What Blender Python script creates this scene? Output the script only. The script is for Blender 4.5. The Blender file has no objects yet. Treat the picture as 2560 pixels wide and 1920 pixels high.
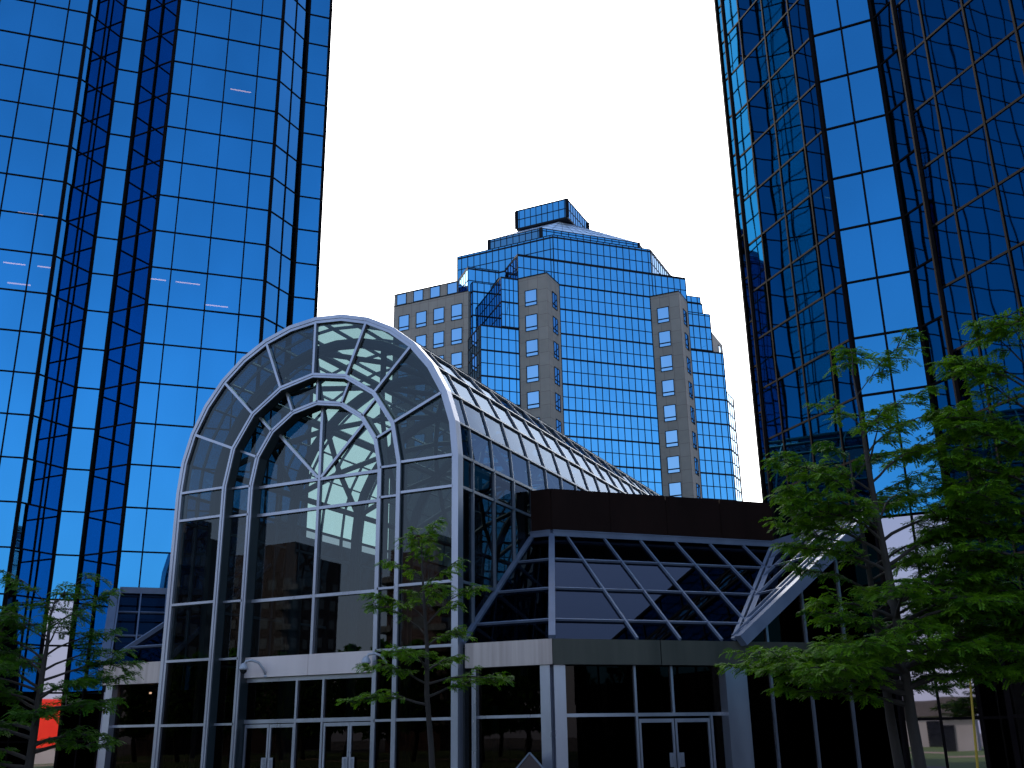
import bpy, math, random
from mathutils import Vector, Matrix
R_ = math.radians
random.seed(7)
scn = bpy.context.scene
col = scn.collection

# ------------------------------------------------------------------ helpers
class MB:
    def __init__(s): s.v = []; s.f = []; s.m = []
    def face(s, pts, mi=0):
        n = len(s.v); s.v += [tuple(p) for p in pts]; s.f.append(tuple(range(n, n+len(pts)))); s.m.append(mi)
    def hexa(s, p, mi=0):
        n = len(s.v); s.v += [tuple(q) for q in p]
        for a in ((0,3,2,1),(4,5,6,7),(0,1,5,4),(1,2,6,5),(2,3,7,6),(3,0,4,7)):
            s.f.append(tuple(n+i for i in a)); s.m.append(mi)
    def box(s, x0, x1, y0, y1, z0, z1, mi=0):
        s.hexa([(x0,y0,z0),(x1,y0,z0),(x1,y1,z0),(x0,y1,z0),(x0,y0,z1),(x1,y0,z1),(x1,y1,z1),(x0,y1,z1)], mi)
    def bar(s, a, b, w, d, n, back=0.0, mi=0):
        """bar from a to b, width w across, depth d towards n, starting `back` behind the line"""
        a = Vector(a); b = Vector(b); t = (b-a).normalized(); n = Vector(n)
        n = (n - t*n.dot(t)).normalized(); c = t.cross(n)*(w/2)
        lo = -n*back; hi = n*d
        s.hexa([a-c+lo, a+c+lo, a+c+hi, a-c+hi, b-c+lo, b+c+lo, b+c+hi, b-c+hi], mi)
    def prism(s, poly, z0, z1, mi=0, caps=True):
        n = len(s.v); k = len(poly)
        s.v += [(p[0],p[1],z0) for p in poly] + [(p[0],p[1],z1) for p in poly]
        for i in range(k):
            j = (i+1) % k; s.f.append((n+i,n+j,n+k+j,n+k+i)); s.m.append(mi)
        if caps:
            s.f.append(tuple(n+i for i in reversed(range(k)))); s.m.append(mi)
            s.f.append(tuple(n+k+i for i in range(k))); s.m.append(mi)
    def tube(s, pts, rad, k=8, mi=0, cap=True):
        pts = [Vector(p) for p in pts]
        if not isinstance(rad, (list, tuple)): rad = [rad]*len(pts)
        n0 = len(s.v); prev = None
        for i, p in enumerate(pts):
            t = (pts[min(i+1, len(pts)-1)] - pts[max(i-1, 0)]).normalized()
            if prev is None:
                u = t.orthogonal().normalized()
            else:
                u = (prev - t*prev.dot(t)).normalized()
            prev = u; w = t.cross(u)
            for j in range(k):
                a = 2*math.pi*j/k; s.v.append(tuple(p + (u*math.cos(a)+w*math.sin(a))*rad[i]))
        for i in range(len(pts)-1):
            for j in range(k):
                a = n0+i*k+j; b = n0+i*k+(j+1) % k
                s.f.append((a, b, b+k, a+k)); s.m.append(mi)
        if cap:
            s.f.append(tuple(n0+j for j in reversed(range(k)))); s.m.append(mi)
            s.f.append(tuple(n0+(len(pts)-1)*k+j for j in range(k))); s.m.append(mi)
    def lathe(s, prof, c, k=16, mi=0):
        n0 = len(s.v)
        for r, z in prof:
            for j in range(k):
                a = 2*math.pi*j/k; s.v.append((c[0]+r*math.cos(a), c[1]+r*math.sin(a), c[2]+z))
        for i in range(len(prof)-1):
            for j in range(k):
                a = n0+i*k+j; b = n0+i*k+(j+1) % k
                s.f.append((a, b, b+k, a+k)); s.m.append(mi)
    def build(s, name, mats, parent=None, smooth=False, label=None):
        off = root_loc(parent)
        me = bpy.data.meshes.new(name)
        me.from_pydata([(x-off[0], y-off[1], z-off[2]) for x, y, z in s.v], [], s.f)
        if not isinstance(mats, (list, tuple)): mats = [mats]
        for m in mats: me.materials.append(m)
        if len(mats) > 1: me.polygons.foreach_set('material_index', s.m)
        if smooth: me.polygons.foreach_set('use_smooth', [True]*len(me.polygons))
        me.update()
        o = bpy.data.objects.new(name, me); col.objects.link(o)
        if parent is not None: o.parent = parent
        if label: o['label'] = label
        return o

def root_loc(p):
    if p is None: return (0, 0, 0)
    while p.parent is not None: p = p.parent
    return tuple(p.location)

def thing(name, label, cat, loc=(0,0,0), group=None):
    o = bpy.data.objects.new(name, None); col.objects.link(o); o.location = loc
    o['label'] = label; o['category'] = cat
    if group: o['group'] = group
    return o

def tag(o, label, cat, group=None):
    o['label'] = label; o['category'] = cat
    if group: o['group'] = group
    return o

def copy_tree(o, parent=None):
    c = o.copy(); col.objects.link(c)
    if parent is not None: c.parent = parent
    for ch in list(o.children): copy_tree(ch, c)
    return c

# ------------------------------------------------------------------ materials
def new_mat(name):
    m = bpy.data.materials.new(name); m.use_nodes = True
    nt = m.node_tree; nt.nodes.clear()
    out = nt.nodes.new('ShaderNodeOutputMaterial')
    return m, nt, out

def noise(nt, scale, detail=3, vec=None, rough=0.5):
    n = nt.nodes.new('ShaderNodeTexNoise'); n.inputs['Scale'].default_value = scale
    n.inputs['Detail'].default_value = detail; n.inputs['Roughness'].default_value = rough
    if vec is not None: nt.links.new(vec, n.inputs['Vector'])
    return n

def ramp(nt, fac, stops):
    r = nt.nodes.new('ShaderNodeValToRGB'); el = r.color_ramp.elements
    el[0].position, el[0].color = stops[0][0], (*stops[0][1], 1)
    el[1].position, el[1].color = stops[-1][0], (*stops[-1][1], 1)
    for p, c in stops[1:-1]:
        e = el.new(p); e.color = (*c, 1)
    nt.links.new(fac, r.inputs['Fac']); return r

def mapped(nt, scale):
    tc = nt.nodes.new('ShaderNodeTexCoord'); mp = nt.nodes.new('ShaderNodeMapping')
    mp.inputs['Scale'].default_value = scale
    nt.links.new(tc.outputs['Object'], mp.inputs['Vector']); return mp.outputs['Vector']

def simple(name, c1, c2, scale=3, rough=0.5, metal=0.0, bump=0.0, stretch=(1,1,1), rough2=None, spec=0.5):
    m, nt, out = new_mat(name)
    b = nt.nodes.new('ShaderNodeBsdfPrincipled'); b.inputs['Specular IOR Level'].default_value = spec
    v = mapped(nt, stretch)
    n = noise(nt, scale, 4, v)
    r = ramp(nt, n.outputs['Fac'], [(0.3, c1), (0.7, c2)])
    nt.links.new(r.outputs['Color'], b.inputs['Base Color'])
    b.inputs['Metallic'].default_value = metal
    b.inputs['Roughness'].default_value = rough
    if rough2 is not None:
        mr = nt.nodes.new('ShaderNodeMapRange'); mr.inputs['To Min'].default_value = rough; mr.inputs['To Max'].default_value = rough2
        nt.links.new(n.outputs['Fac'], mr.inputs['Value']); nt.links.new(mr.outputs['Result'], b.inputs['Roughness'])
    if bump:
        n2 = noise(nt, scale*6, 4, v)
        bp = nt.nodes.new('ShaderNodeBump'); bp.inputs['Strength'].default_value = 0.4; bp.inputs['Distance'].default_value = bump
        nt.links.new(n2.outputs['Fac'], bp.inputs['Height']); nt.links.new(bp.outputs['Normal'], b.inputs['Normal'])
    nt.links.new(b.outputs['BSDF'], out.inputs['Surface'])
    return m

def mirror_glass(name, tint, bump, scale=0.6, var=0.06, see=0.0):
    """coated curtain wall glass: tinted mirror, slightly bowed panes"""
    m, nt, out = new_mat(name)
    b = nt.nodes.new('ShaderNodeBsdfPrincipled')
    b.inputs['Metallic'].default_value = 1.0; b.inputs['Roughness'].default_value = 0.015
    v = mapped(nt, (1, 1, 0.6))
    n = noise(nt, 0.35, 2, v)
    lo = tuple(c*(1-var) for c in tint); hi = tuple(min(1, c*(1+var)) for c in tint)
    r = ramp(nt, n.outputs['Fac'], [(0.3, lo), (0.7, hi)])
    nt.links.new(r.outputs['Color'], b.inputs['Base Color'])
    n2 = noise(nt, scale, 1.5, v)
    bp = nt.nodes.new('ShaderNodeBump'); bp.inputs['Strength'].default_value = 1.0; bp.inputs['Distance'].default_value = bump
    nt.links.new(n2.outputs['Fac'], bp.inputs['Height']); nt.links.new(bp.outputs['Normal'], b.inputs['Normal'])
    if see:
        tr = nt.nodes.new('ShaderNodeBsdfTransparent'); mx = nt.nodes.new('ShaderNodeMixShader'); mx.inputs[0].default_value = see
        nt.links.new(b.outputs['BSDF'], mx.inputs[1]); nt.links.new(tr.outputs[0], mx.inputs[2]); nt.links.new(mx.outputs[0], out.inputs['Surface'])
        return m
    nt.links.new(b.outputs['BSDF'], out.inputs['Surface'])
    return m

def clear_glass(name, trans, gloss, base=0.14, bump=0.0006, edge=0.75, power=4):
    """tinted transparent pane with a reflecting coat, the same from both sides"""
    m, nt, out = new_mat(name)
    tr = nt.nodes.new('ShaderNodeBsdfTransparent'); tr.inputs['Color'].default_value = (*trans, 1)
    gl = nt.nodes.new('ShaderNodeBsdfGlossy'); gl.inputs['Color'].default_value = (*gloss, 1); gl.inputs['Roughness'].default_value = 0.01
    lw = nt.nodes.new('ShaderNodeLayerWeight'); lw.inputs['Blend'].default_value = 0.5
    pw = nt.nodes.new('ShaderNodeMath'); pw.operation = 'POWER'; pw.inputs[1].default_value = power
    ml = nt.nodes.new('ShaderNodeMath'); ml.operation = 'MULTIPLY_ADD'; ml.inputs[1].default_value = edge; ml.inputs[2].default_value = base
    nt.links.new(lw.outputs['Facing'], pw.inputs[0]); nt.links.new(pw.outputs[0], ml.inputs[0])
    v = mapped(nt, (1, 1, 0.7)); n2 = noise(nt, 0.7, 1.5, v)
    bp = nt.nodes.new('ShaderNodeBump'); bp.inputs['Strength'].default_value = 1.0; bp.inputs['Distance'].default_value = bump
    nt.links.new(n2.outputs['Fac'], bp.inputs['Height']); nt.links.new(bp.outputs['Normal'], gl.inputs['Normal'])
    mx = nt.nodes.new('ShaderNodeMixShader')
    nt.links.new(ml.outputs[0], mx.inputs[0]); nt.links.new(tr.outputs[0], mx.inputs[1]); nt.links.new(gl.outputs[0], mx.inputs[2])
    nt.links.new(mx.outputs[0], out.inputs['Surface'])
    return m

def panel_concrete(name, c1, c2, w=1.42, h=1.8, zoff=0.0):
    """precast panels with open joints, laid out along either wall direction"""
    m, nt, out = new_mat(name)
    b = nt.nodes.new('ShaderNodeBsdfPrincipled'); b.inputs['Roughness'].default_value = 0.85
    tc = nt.nodes.new('ShaderNodeTexCoord'); sp = nt.nodes.new('ShaderNodeSeparateXYZ'); nt.links.new(tc.outputs['Object'], sp.inputs[0])
    ad = nt.nodes.new('ShaderNodeMath'); ad.operation = 'ADD'; nt.links.new(sp.outputs['X'], ad.inputs[0]); nt.links.new(sp.outputs['Y'], ad.inputs[1])
    az = nt.nodes.new('ShaderNodeMath'); az.operation = 'ADD'; az.inputs[1].default_value = zoff; nt.links.new(sp.outputs['Z'], az.inputs[0])
    cb = nt.nodes.new('ShaderNodeCombineXYZ'); nt.links.new(ad.outputs[0], cb.inputs['X']); nt.links.new(az.outputs[0], cb.inputs['Y'])
    br = nt.nodes.new('ShaderNodeTexBrick'); br.offset = 0.0
    br.inputs['Scale'].default_value = 1.0; br.inputs['Brick Width'].default_value = w; br.inputs['Row Height'].default_value = h
    br.inputs['Mortar Size'].default_value = 0.02; br.inputs['Mortar Smooth'].default_value = 0.1
    br.inputs['Color1'].default_value = (*c1, 1); br.inputs['Color2'].default_value = (*c2, 1)
    br.inputs['Mortar'].default_value = (c1[0]*0.55, c1[1]*0.42, c1[2]*0.4, 1)
    nt.links.new(cb.outputs[0], br.inputs['Vector'])
    n = noise(nt, 0.8, 5, tc.outputs['Object'])
    mx = nt.nodes.new('ShaderNodeMixRGB'); mx.blend_type = 'MULTIPLY'; mx.inputs['Fac'].default_value = 0.35
    r = ramp(nt, n.outputs['Fac'], [(0.3, (0.75, 0.75, 0.75)), (0.7, (1.1, 1.1, 1.1))])
    nt.links.new(br.outputs['Color'], mx.inputs['Color1']); nt.links.new(r.outputs['Color'], mx.inputs['Color2'])
    nt.links.new(mx.outputs['Color'], b.inputs['Base Color'])
    nt.links.new(b.outputs['BSDF'], out.inputs['Surface'])
    return m

def leaf_mat(name, dark, light):
    m, nt, out = new_mat(name)
    d = nt.nodes.new('ShaderNodeBsdfPrincipled'); d.inputs['Roughness'].default_value = 0.6; d.inputs['Specular IOR Level'].default_value = 0.2
    t = nt.nodes.new('ShaderNodeBsdfTranslucent')
    tc = nt.nodes.new('ShaderNodeTexCoord'); n = noise(nt, 5.0, 4, tc.outputs['Object'])
    r = ramp(nt, n.outputs['Fac'], [(0.35, dark), (0.65, light)])
    nt.links.new(r.outputs['Color'], d.inputs['Base Color']); nt.links.new(r.outputs['Color'], t.inputs['Color'])
    mx = nt.nodes.new('ShaderNodeMixShader'); mx.inputs[0].default_value = 0.48
    nt.links.new(d.outputs[0], mx.inputs[1]); nt.links.new(t.outputs[0], mx.inputs[2]); nt.links.new(mx.outputs[0], out.inputs['Surface'])
    return m

def brick_mat(name, c1, c2):
    m, nt, out = new_mat(name)
    b = nt.nodes.new('ShaderNodeBsdfPrincipled'); b.inputs['Roughness'].default_value = 0.9
    tc = nt.nodes.new('ShaderNodeTexCoord'); n = noise(nt, 0.4, 5, tc.outputs['Object'])
    r = ramp(nt, n.outputs['Fac'], [(0.3, c1), (0.7, c2)]); nt.links.new(r.outputs['Color'], b.inputs['Base Color'])
    nt.links.new(b.outputs[0], out.inputs['Surface']); return m

M = {}
M['tower_glass'] = mirror_glass('blue_tower_glass', (0.034, 0.218, 0.435), 0.0022, 0.45, see=0.06)
M['darkened_wavy_glass'] = mirror_glass('darkened_wavy_tower_glass', (0.026, 0.185, 0.265), 0.009, 0.42)  # same glass as the other faces; darker tint stands in for dark reflections
M['lobby_glass'] = mirror_glass('neutral_lobby_glass', (0.30, 0.275, 0.32), 0.003, 0.5)
M['roof_glass'] = simple('sky_toned_roof_glass', (0.52, 0.66, 0.82), (0.62, 0.76, 0.92), 0.6, 0.4, 0.1)  # reflected sky is put into the pale base colour of this roof glass
M['mid_glass'] = mirror_glass('central_tower_glass', (0.070, 0.285, 0.50), 0.004, 0.5)
M['window_glass'] = mirror_glass('window_mirror_glass', (0.21, 0.39, 0.57), 0.003, 0.5)
M['mullion'] = simple('dark_bronze_mullion', (0.004, 0.0025, 0.003), (0.008, 0.005, 0.005), 2, 0.75, 0.0, spec=0.06)
M['mullion_far'] = simple('black_mullion', (0.005, 0.006, 0.009), (0.009, 0.010, 0.014), 2, 0.6, spec=0.1)
M['metal'] = simple('painted_aluminium', (0.29, 0.295, 0.345), (0.38, 0.385, 0.44), 1.6, 0.22, 0.7, stretch=(1,1,0.3), rough2=0.38)
M['metal_dark'] = simple('grey_glazing_cap', (0.13, 0.15, 0.185), (0.18, 0.20, 0.24), 2, 0.4, 0.3)
M['bar_metal'] = simple('blue_grey_glazing_bar', (0.10, 0.12, 0.18), (0.15, 0.175, 0.24), 1.5, 0.5, 0.1, rough2=0.65)
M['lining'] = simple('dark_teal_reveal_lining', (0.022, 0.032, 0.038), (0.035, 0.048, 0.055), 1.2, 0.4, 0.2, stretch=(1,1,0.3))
M['steel_band'] = simple('weathered_steel_band', (0.30, 0.245, 0.23), (0.47, 0.39, 0.36), 2.2, 0.30, 0.6, stretch=(2.5,2.5,0.12), rough2=0.5)
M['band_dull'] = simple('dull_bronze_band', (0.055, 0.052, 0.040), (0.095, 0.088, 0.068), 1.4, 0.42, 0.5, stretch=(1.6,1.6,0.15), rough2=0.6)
M['pale_band'] = simple('pale_lintel_metal', (0.52, 0.43, 0.41), (0.61, 0.51, 0.49), 1.3, 0.4, 0.3, stretch=(1,1,0.2))
M['parapet'] = simple('dark_brown_parapet_metal', (0.012, 0.0045, 0.003), (0.018, 0.007, 0.005), 1.5, 0.7, 0.0, stretch=(1,1,0.3), spec=0.1)
M['core'] = simple('dark_interior', (0.005, 0.005, 0.006), (0.009, 0.009, 0.010), 1, 0.9, spec=0.1)
M['roofing'] = simple('roof_membrane', (0.05, 0.05, 0.05), (0.08, 0.08, 0.08), 1, 0.9)
M['tube'] = simple('grey_steel_tube', (0.06, 0.065, 0.07), (0.085, 0.09, 0.10), 2, 0.5, 0.1)
M['front_glass'] = clear_glass('grey_tinted_front_glass', (0.25, 0.335, 0.355), (0.255, 0.28, 0.295), 0.15, 0.0008)
M['low_glass'] = clear_glass('dark_ground_floor_glass', (0.13, 0.13, 0.14), (0.24, 0.20, 0.18), 0.05, 0.0008, 0.4)
M['vault_glass'] = clear_glass('grey_tinted_vault_glass', (0.34, 0.43, 0.42), (0.27, 0.34, 0.46), 0.20, 0.0015, 0.33, 3)
M['side_glass'] = clear_glass('dark_side_wall_glass', (0.18, 0.20, 0.22), (0.17, 0.20, 0.26), 0.10, 0.0015, 0.5, 3)
M['skirt_glass'] = clear_glass('dark_sloped_glass', (0.08, 0.09, 0.11), (0.20, 0.235, 0.32), 0.12, 0.0012, 0.5, 3)
M['concrete'] = panel_concrete('precast_panel_concrete', (0.24, 0.208, 0.172), (0.268, 0.234, 0.194), 1.4, 1.8, 1.25)
M['bark'] = simple('grey_brown_bark', (0.015, 0.011, 0.009), (0.035, 0.026, 0.021), 9, 0.9, 0, 0.01, (1,1,0.25))
M['leaf'] = leaf_mat('locust_leaves', (0.030, 0.105, 0.003), (0.145, 0.29, 0.008))
M['leaf_b'] = leaf_mat('darker_locust_leaves', (0.020, 0.080, 0.003), (0.060, 0.155, 0.006))
M['city'] = simple('grey_brown_city_ground', (0.085, 0.08, 0.078), (0.13, 0.12, 0.115), 0.05, 0.95)
M['grass'] = simple('lawn_grass', (0.05, 0.085, 0.015), (0.08, 0.125, 0.022), 1.2, 0.95, 0, 0.03)
M['paving'] = simple('dark_paving', (0.055, 0.05, 0.046), (0.085, 0.078, 0.072), 0.8, 0.85)
M['path'] = simple('brown_gravel_path', (0.26, 0.18, 0.13), (0.34, 0.25, 0.19), 1.0, 0.95)
M['yellow'] = simple('yellow_paint', (0.36, 0.22, 0.005), (0.44, 0.28, 0.01), 3, 0.5)
M['white'] = simple('white_plastic', (0.32, 0.32, 0.35), (0.38, 0.38, 0.41), 3, 0.4)
M['black'] = simple('black_plastic', (0.01, 0.01, 0.01), (0.02, 0.02, 0.02), 3, 0.2)
M['brick'] = brick_mat('brown_brick', (0.045, 0.03, 0.027), (0.07, 0.045, 0.04))
M['brick_b'] = brick_mat('red_brown_brick', (0.06, 0.03, 0.025), (0.09, 0.045, 0.035))
M['pale_wall'] = brick_mat('pale_render', (0.30, 0.28, 0.26), (0.36, 0.34, 0.32))
M['dark_win'] = simple('dark_window', (0.01, 0.012, 0.016), (0.02, 0.022, 0.03), 2, 0.1)
M['red'] = simple('red_cladding', (0.85, 0.018, 0.002), (0.92, 0.028, 0.003), 1, 0.5)
M['slab'] = simple('balcony_slab', (0.08, 0.07, 0.065), (0.11, 0.095, 0.09), 1, 0.8)
m, nt, out = new_mat('ceiling_tube_light')
e = nt.nodes.new('ShaderNodeEmission'); e.inputs['Color'].default_value = (1, 0.62, 0.36, 1); e.inputs['Strength'].default_value = 2.6
nt.links.new(e.outputs[0], out.inputs['Surface']); M['lamp'] = m

# ------------------------------------------------------------------ facade builder
def facet(parent, p0, p1, z0, z1, cuts, rows, glass, mull, vw=0.08, hw=0.075, proud=0.04, tilt=0.002, thick=None, endw=None, rnd=None):
    """one flat piece of curtain wall from p0 to p1 (outside on the right hand of p0->p1).
    cuts: distances of inner mullions; rows: heights of the horizontal members"""
    rnd = rnd or random
    p0 = Vector((p0[0], p0[1], 0)); p1 = Vector((p1[0], p1[1], 0)); L = (p1-p0).length
    d = (p1-p0)/L; n = Vector((d.y, -d.x, 0))
    xs = [0] + [c for c in cuts if 0.02 < c < L-0.02] + [L]
    zs = [z0] + [z for z in rows if z0+0.05 < z < z1-0.05] + [z1]
    g = MB()
    for i in range(len(xs)-1):
        for j in range(len(zs)-1):
            t = [rnd.uniform(-tilt, tilt) for _ in range(3)]
            off = [t[0], t[1], t[1]+t[2]-t[0], t[2]]
            q = [(xs[i], zs[j]), (xs[i+1], zs[j]), (xs[i+1], zs[j+1]), (xs[i], zs[j+1])]
            off = [0, t[0], t[0]+t[1], t[1]]
            g.face([p0+d*a+Vector((0, 0, z))+n*o for (a, z), o in zip(q, off)])
    go = g.build('curtain_wall', glass, parent)
    b = MB()
    for i, x in enumerate(xs):
        w = (endw or vw) if i in (0, len(xs)-1) else vw
        b.bar(p0+d*x+Vector((0,0,z0)), p0+d*x+Vector((0,0,z1)), w, proud, n, 0.05)
    for j, z in enumerate(zs):
        if z < 0.01: continue
        w = hw
        if thick and thick(z): w = hw*2.3
        b.bar(p0+Vector((0,0,z)), p1+Vector((0,0,z)), w, proud-0.006, n, 0.05)
    b.build('mullion_grid', mull, go)
    return go

# ------------------------------------------------------------------ TWIN TOWERS
def steps(first, pitch, L):
    r = [first]
    while r[-1]+pitch < L-0.3: r.append(r[-1]+pitch)
    return r

def tower(label, base, fac, poly, z0, pitch, top, glassmat):
    t = thing('office_tower', label, 'office tower', base, 'pair of blue mirror glass towers')
    rows = [z0+pitch*k for k in range(-5, 60) if 0.5 < z0+pitch*k < top]
    rnd = random.Random(3)
    for a, b, cuts in fac:
        zlow = 0.0
        if (a, b) in LOBBY:
            zlow = z0-pitch; facet(t, a, b, 0.0, zlow, cuts, rows, M['lobby_glass'], M['mullion'], 0.07, 0.07, 0.035, 0.003, endw=0.15, rnd=rnd)
        else:
            zlow = z0-3*pitch; facet(t, a, b, 0.0, zlow, cuts, rows, M['low_glass'], M['mullion'], 0.07, 0.07, 0.035, 0.003, endw=0.15, rnd=rnd)
        facet(t, a, b, zlow, top, cuts, rows, M['tower_glass'] if (a, b) in LOBBY else glassmat, M['mullion'], 0.058, 0.062, 0.035, 0.005, endw=0.15, rnd=rnd)
    c = MB(); c.prism(poly, 0.0, top-0.05)
    c.build('core', M['core'], t)
    r = MB(); r.prism(poly, top-0.05, top+0.6); r.build('roof', M['roofing'], t)
    return t

def inset_poly(pts, d):
    out = []; k = len(pts)
    for i in range(k):
        a = Vector((*pts[i-1], 0)); b = Vector((*pts[i], 0)); c = Vector((*pts[(i+1) % k], 0))
        d1 = (b-a).normalized(); d2 = (c-b).normalized()
        n1 = Vector((-d1.y, d1.x, 0)); n2 = Vector((-d2.y, d2.x, 0))
        bis = n1+n2
        if bis.length < 1e-6: bis = n1
        bis.normalize(); k_ = d/max(0.4, bis.dot(n1)); p = b+bis*k_
        out.append((p.x, p.y))
    return out

S2v = math.sqrt(0.5)
LA0 = (-46.0, 15.85); LB = (-34.48, 27.37); LC = (-34.48, 29.32); LD = (-33.76, 30.04); LE = (-31.68, 30.04)
LF = (-28.19, 33.53); LG = (-28.19, 35.55); LH = (-27.40, 36.34); LJ = (-41.06, 50.0); LK = (-57.6, 33.46); LL = (-57.6, 27.45)
LOBBY = [(LC, LD), ((-3.0, 29.8), (-1.07, 29.8))]
lp = [LA0, LB, LC, LD, LE, LF, LG, LH, LJ, LK, LL]
La = 16.29
lcuts = sorted(La - c for c in steps(0.90, 1.43, La))
tower('tall blue mirror glass tower behind the left side of the arched pavilion', (-42, 33, 0), [
    (LA0, LB, lcuts), (LB, LC, [0.98]), (LC, LD, []), (LD, LE, [1.02]), (LE, LF, [0.88, 2.42, 3.90]),
    (LF, LG, [1.0]), (LG, LH, []), (LH, LJ, steps(1.0, 1.43, 19)), (LJ, LK, steps(1, 1.43, 23)),
    (LK, LL, [1, 2, 3, 4, 5]), (LL, LA0, steps(1, 1.43, 16))],
    inset_poly(lp, 0.16), 8.97, 1.785, 66.0, M['tower_glass'])
lt = [o for o in col.objects if o.name == 'office_tower'][0]
for (xa, xb, z) in ((-31.73, -31.25, 20.93), (-30.96, -30.23, 20.93), (-30.01, -29.33, 20.0), (-29.83, -29.15, 31.26), (-35.91, -35.31, 20.91), (-34.98, -34.55, 20.92), (-35.74, -35.03, 23.32), (-35.72, -35.09, 20.01)):
    c = 61.73+0.13 if xa > -33 else 61.85+0.13
    b = MB(); b.bar((xa, xa+c, z), (xb, xb+c, z), 0.045, 0.03, (S2v, -S2v, 0)); b.build('ceiling_light', M['lamp'], lt)
RG0 = (6.0, 49.3); RG = (-7.25, 36.05); RF = (-6.45, 35.25); RE = (-6.45, 33.25); RD = (-3.0, 29.8); RC = (-1.07, 29.8); RB = (-0.36, 29.09)
RA = (-0.36, 27.16); RZ = (11.2, 15.6); RY = (22.0, 26.4); RX = (22.0, 44.0); RW = (11.35, 54.65)
rp = [RG0, RG, RF, RE, RD, RC, RB, RA, RZ, RY, RX, RW]
tower('tall blue mirror glass tower behind the big trees, wavy reflections in its dark faces', (6, 36, 0), [
    (RG0, RG, steps(1.0, 1.43, 18)), (RG, RF, []), (RF, RE, [1.0]), (RE, RD, [1.0, 2.45, 3.88]), (RD, RC, [0.95]), (RC, RB, []), (RB, RA, [0.97]),
    (RA, RZ, steps(0.95, 1.43, 16.3)), (RZ, RY, steps(1, 1.43, 15)), (RY, RX, steps(1, 1.43, 15)), (RX, RW, steps(1, 1.43, 17)), (RW, RG0, steps(1, 1.43, 7))],
    inset_poly(rp, 0.12), 9.12, 1.78, 66.0, M['darkened_wavy_glass'])

# ------------------------------------------------------------------ CENTRAL TOWER
ct = thing('office_tower', 'stepped blue glass tower with grey concrete piers between the two mirror towers', 'office tower', (-50, 130, 0))
PC = 168.38                         # main facade plane: y - x = PC
def onp(x, c=PC): return (x, x+c)
ROWS = [60.35-1.8*k for k in range(-6, 33)]
thk = lambda z: abs(((z-60.35)/3.6) - round((z-60.35)/3.6)) < 0.05
g2 = M['mid_glass']; mf = M['mullion_far']
def cfacet(a, b, z0, z1, first=0.8, pitch=1.0, glass=None, tilt=0.003):
    L = math.hypot(b[0]-a[0], b[1]-a[1])
    return facet(ct, a, b, z0, z1, steps(first, pitch, L) if L > 1.2 else [], ROWS, glass or g2, mf, 0.085, 0.10, 0.05, tilt, thk, 0.12)
S2 = math.sqrt(0.5)
# main facade between and above the piers
cfacet(onp(-49.08), onp(-39.27), 0, 60.35)
cfacet(onp(-53.33), onp(-35.08), 60.35, 64.05, 0.9)
cfacet((-57.35, 119.07), onp(-53.33), 53.0, 64.05)
# lower left staircase of glass bays
cfacet((-59.1, 117.38), onp(-55.05), 53.0, 60.3); cfacet(onp(-55.05), onp(-53.33), 53.0, 60.3, 0.55, 0.6)
cfacet((-61.03, 115.16), onp(-57.12), 0, 53.0); cfacet(onp(-57.12), onp(-53.33), 0, 53.0, 0.9)
cfacet((-62.55, 117.6), (-60.62, 115.68), 0, 61.75); cfacet((-60.62, 115.68), (-57.4, 118.9), 0, 61.75, 0.7)
cfacet((-64.9, 119.2), (-61.3, 115.6), 50, 64.2); cfacet((-61.3, 115.6), (-57.3, 119.6), 50, 64.2, 1.1)
# right staircase
cfacet(onp(-35.08), onp(-31.39), 0, 53.0, 0.9); cfacet(onp(-35.08), onp(-33.52), 60.3, 61.35, 0.7); cfacet(onp(-35.08), onp(-33.36), 58.85, 60.3, 0.7)
cfacet(onp(-35.08), onp(-32.56), 53.0, 58.85, 0.7)
cfacet(onp(-31.39), (-31.39, 141.0), 0, 47.3, 1.2, 1.2, M['window_glass'])
# upper block
cfacet((-64.72, 118.81), (-49.57, 118.81), 58, 67.9, 0.7); cfacet(onp(-49.57), onp(-38.88), 64.05, 67.9, 0.7)
cfacet(onp(-38.88), (-38.88, 140.3), 60, 67.9, 0.6, 1.0, M['window_glass'])
# inset storey
VC = (-51.65, 118.75+0.6)
cfacet((-59.83, 119.35), (-51.65, 119.35), 67.9, 69.7, 0.9, 0.98, mirror_glass('dull_glass', (0.08, 0.20, 0.31), 0.004, 0.5))
cfacet((-51.65, 119.35), (-40.83, 130.17), 67.9, 69.7, 0.9, 1.13)
cfacet((-40.83, 130.17), (-40.83, 134.0), 67.9, 69.7, 0.6, 1.0, M['window_glass'])
for x, y in ((-59.83, 119.33), (-51.62, 119.3), (-40.83, 130.17)):
    b = MB(); b.prism([(x-0.22, y-0.1), (x+0.22, y-0.1), (x+0.22, y+0.5), (x-0.22, y+0.5)], 67.9, 69.75); b.build('corner_post', mf, ct)
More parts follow.
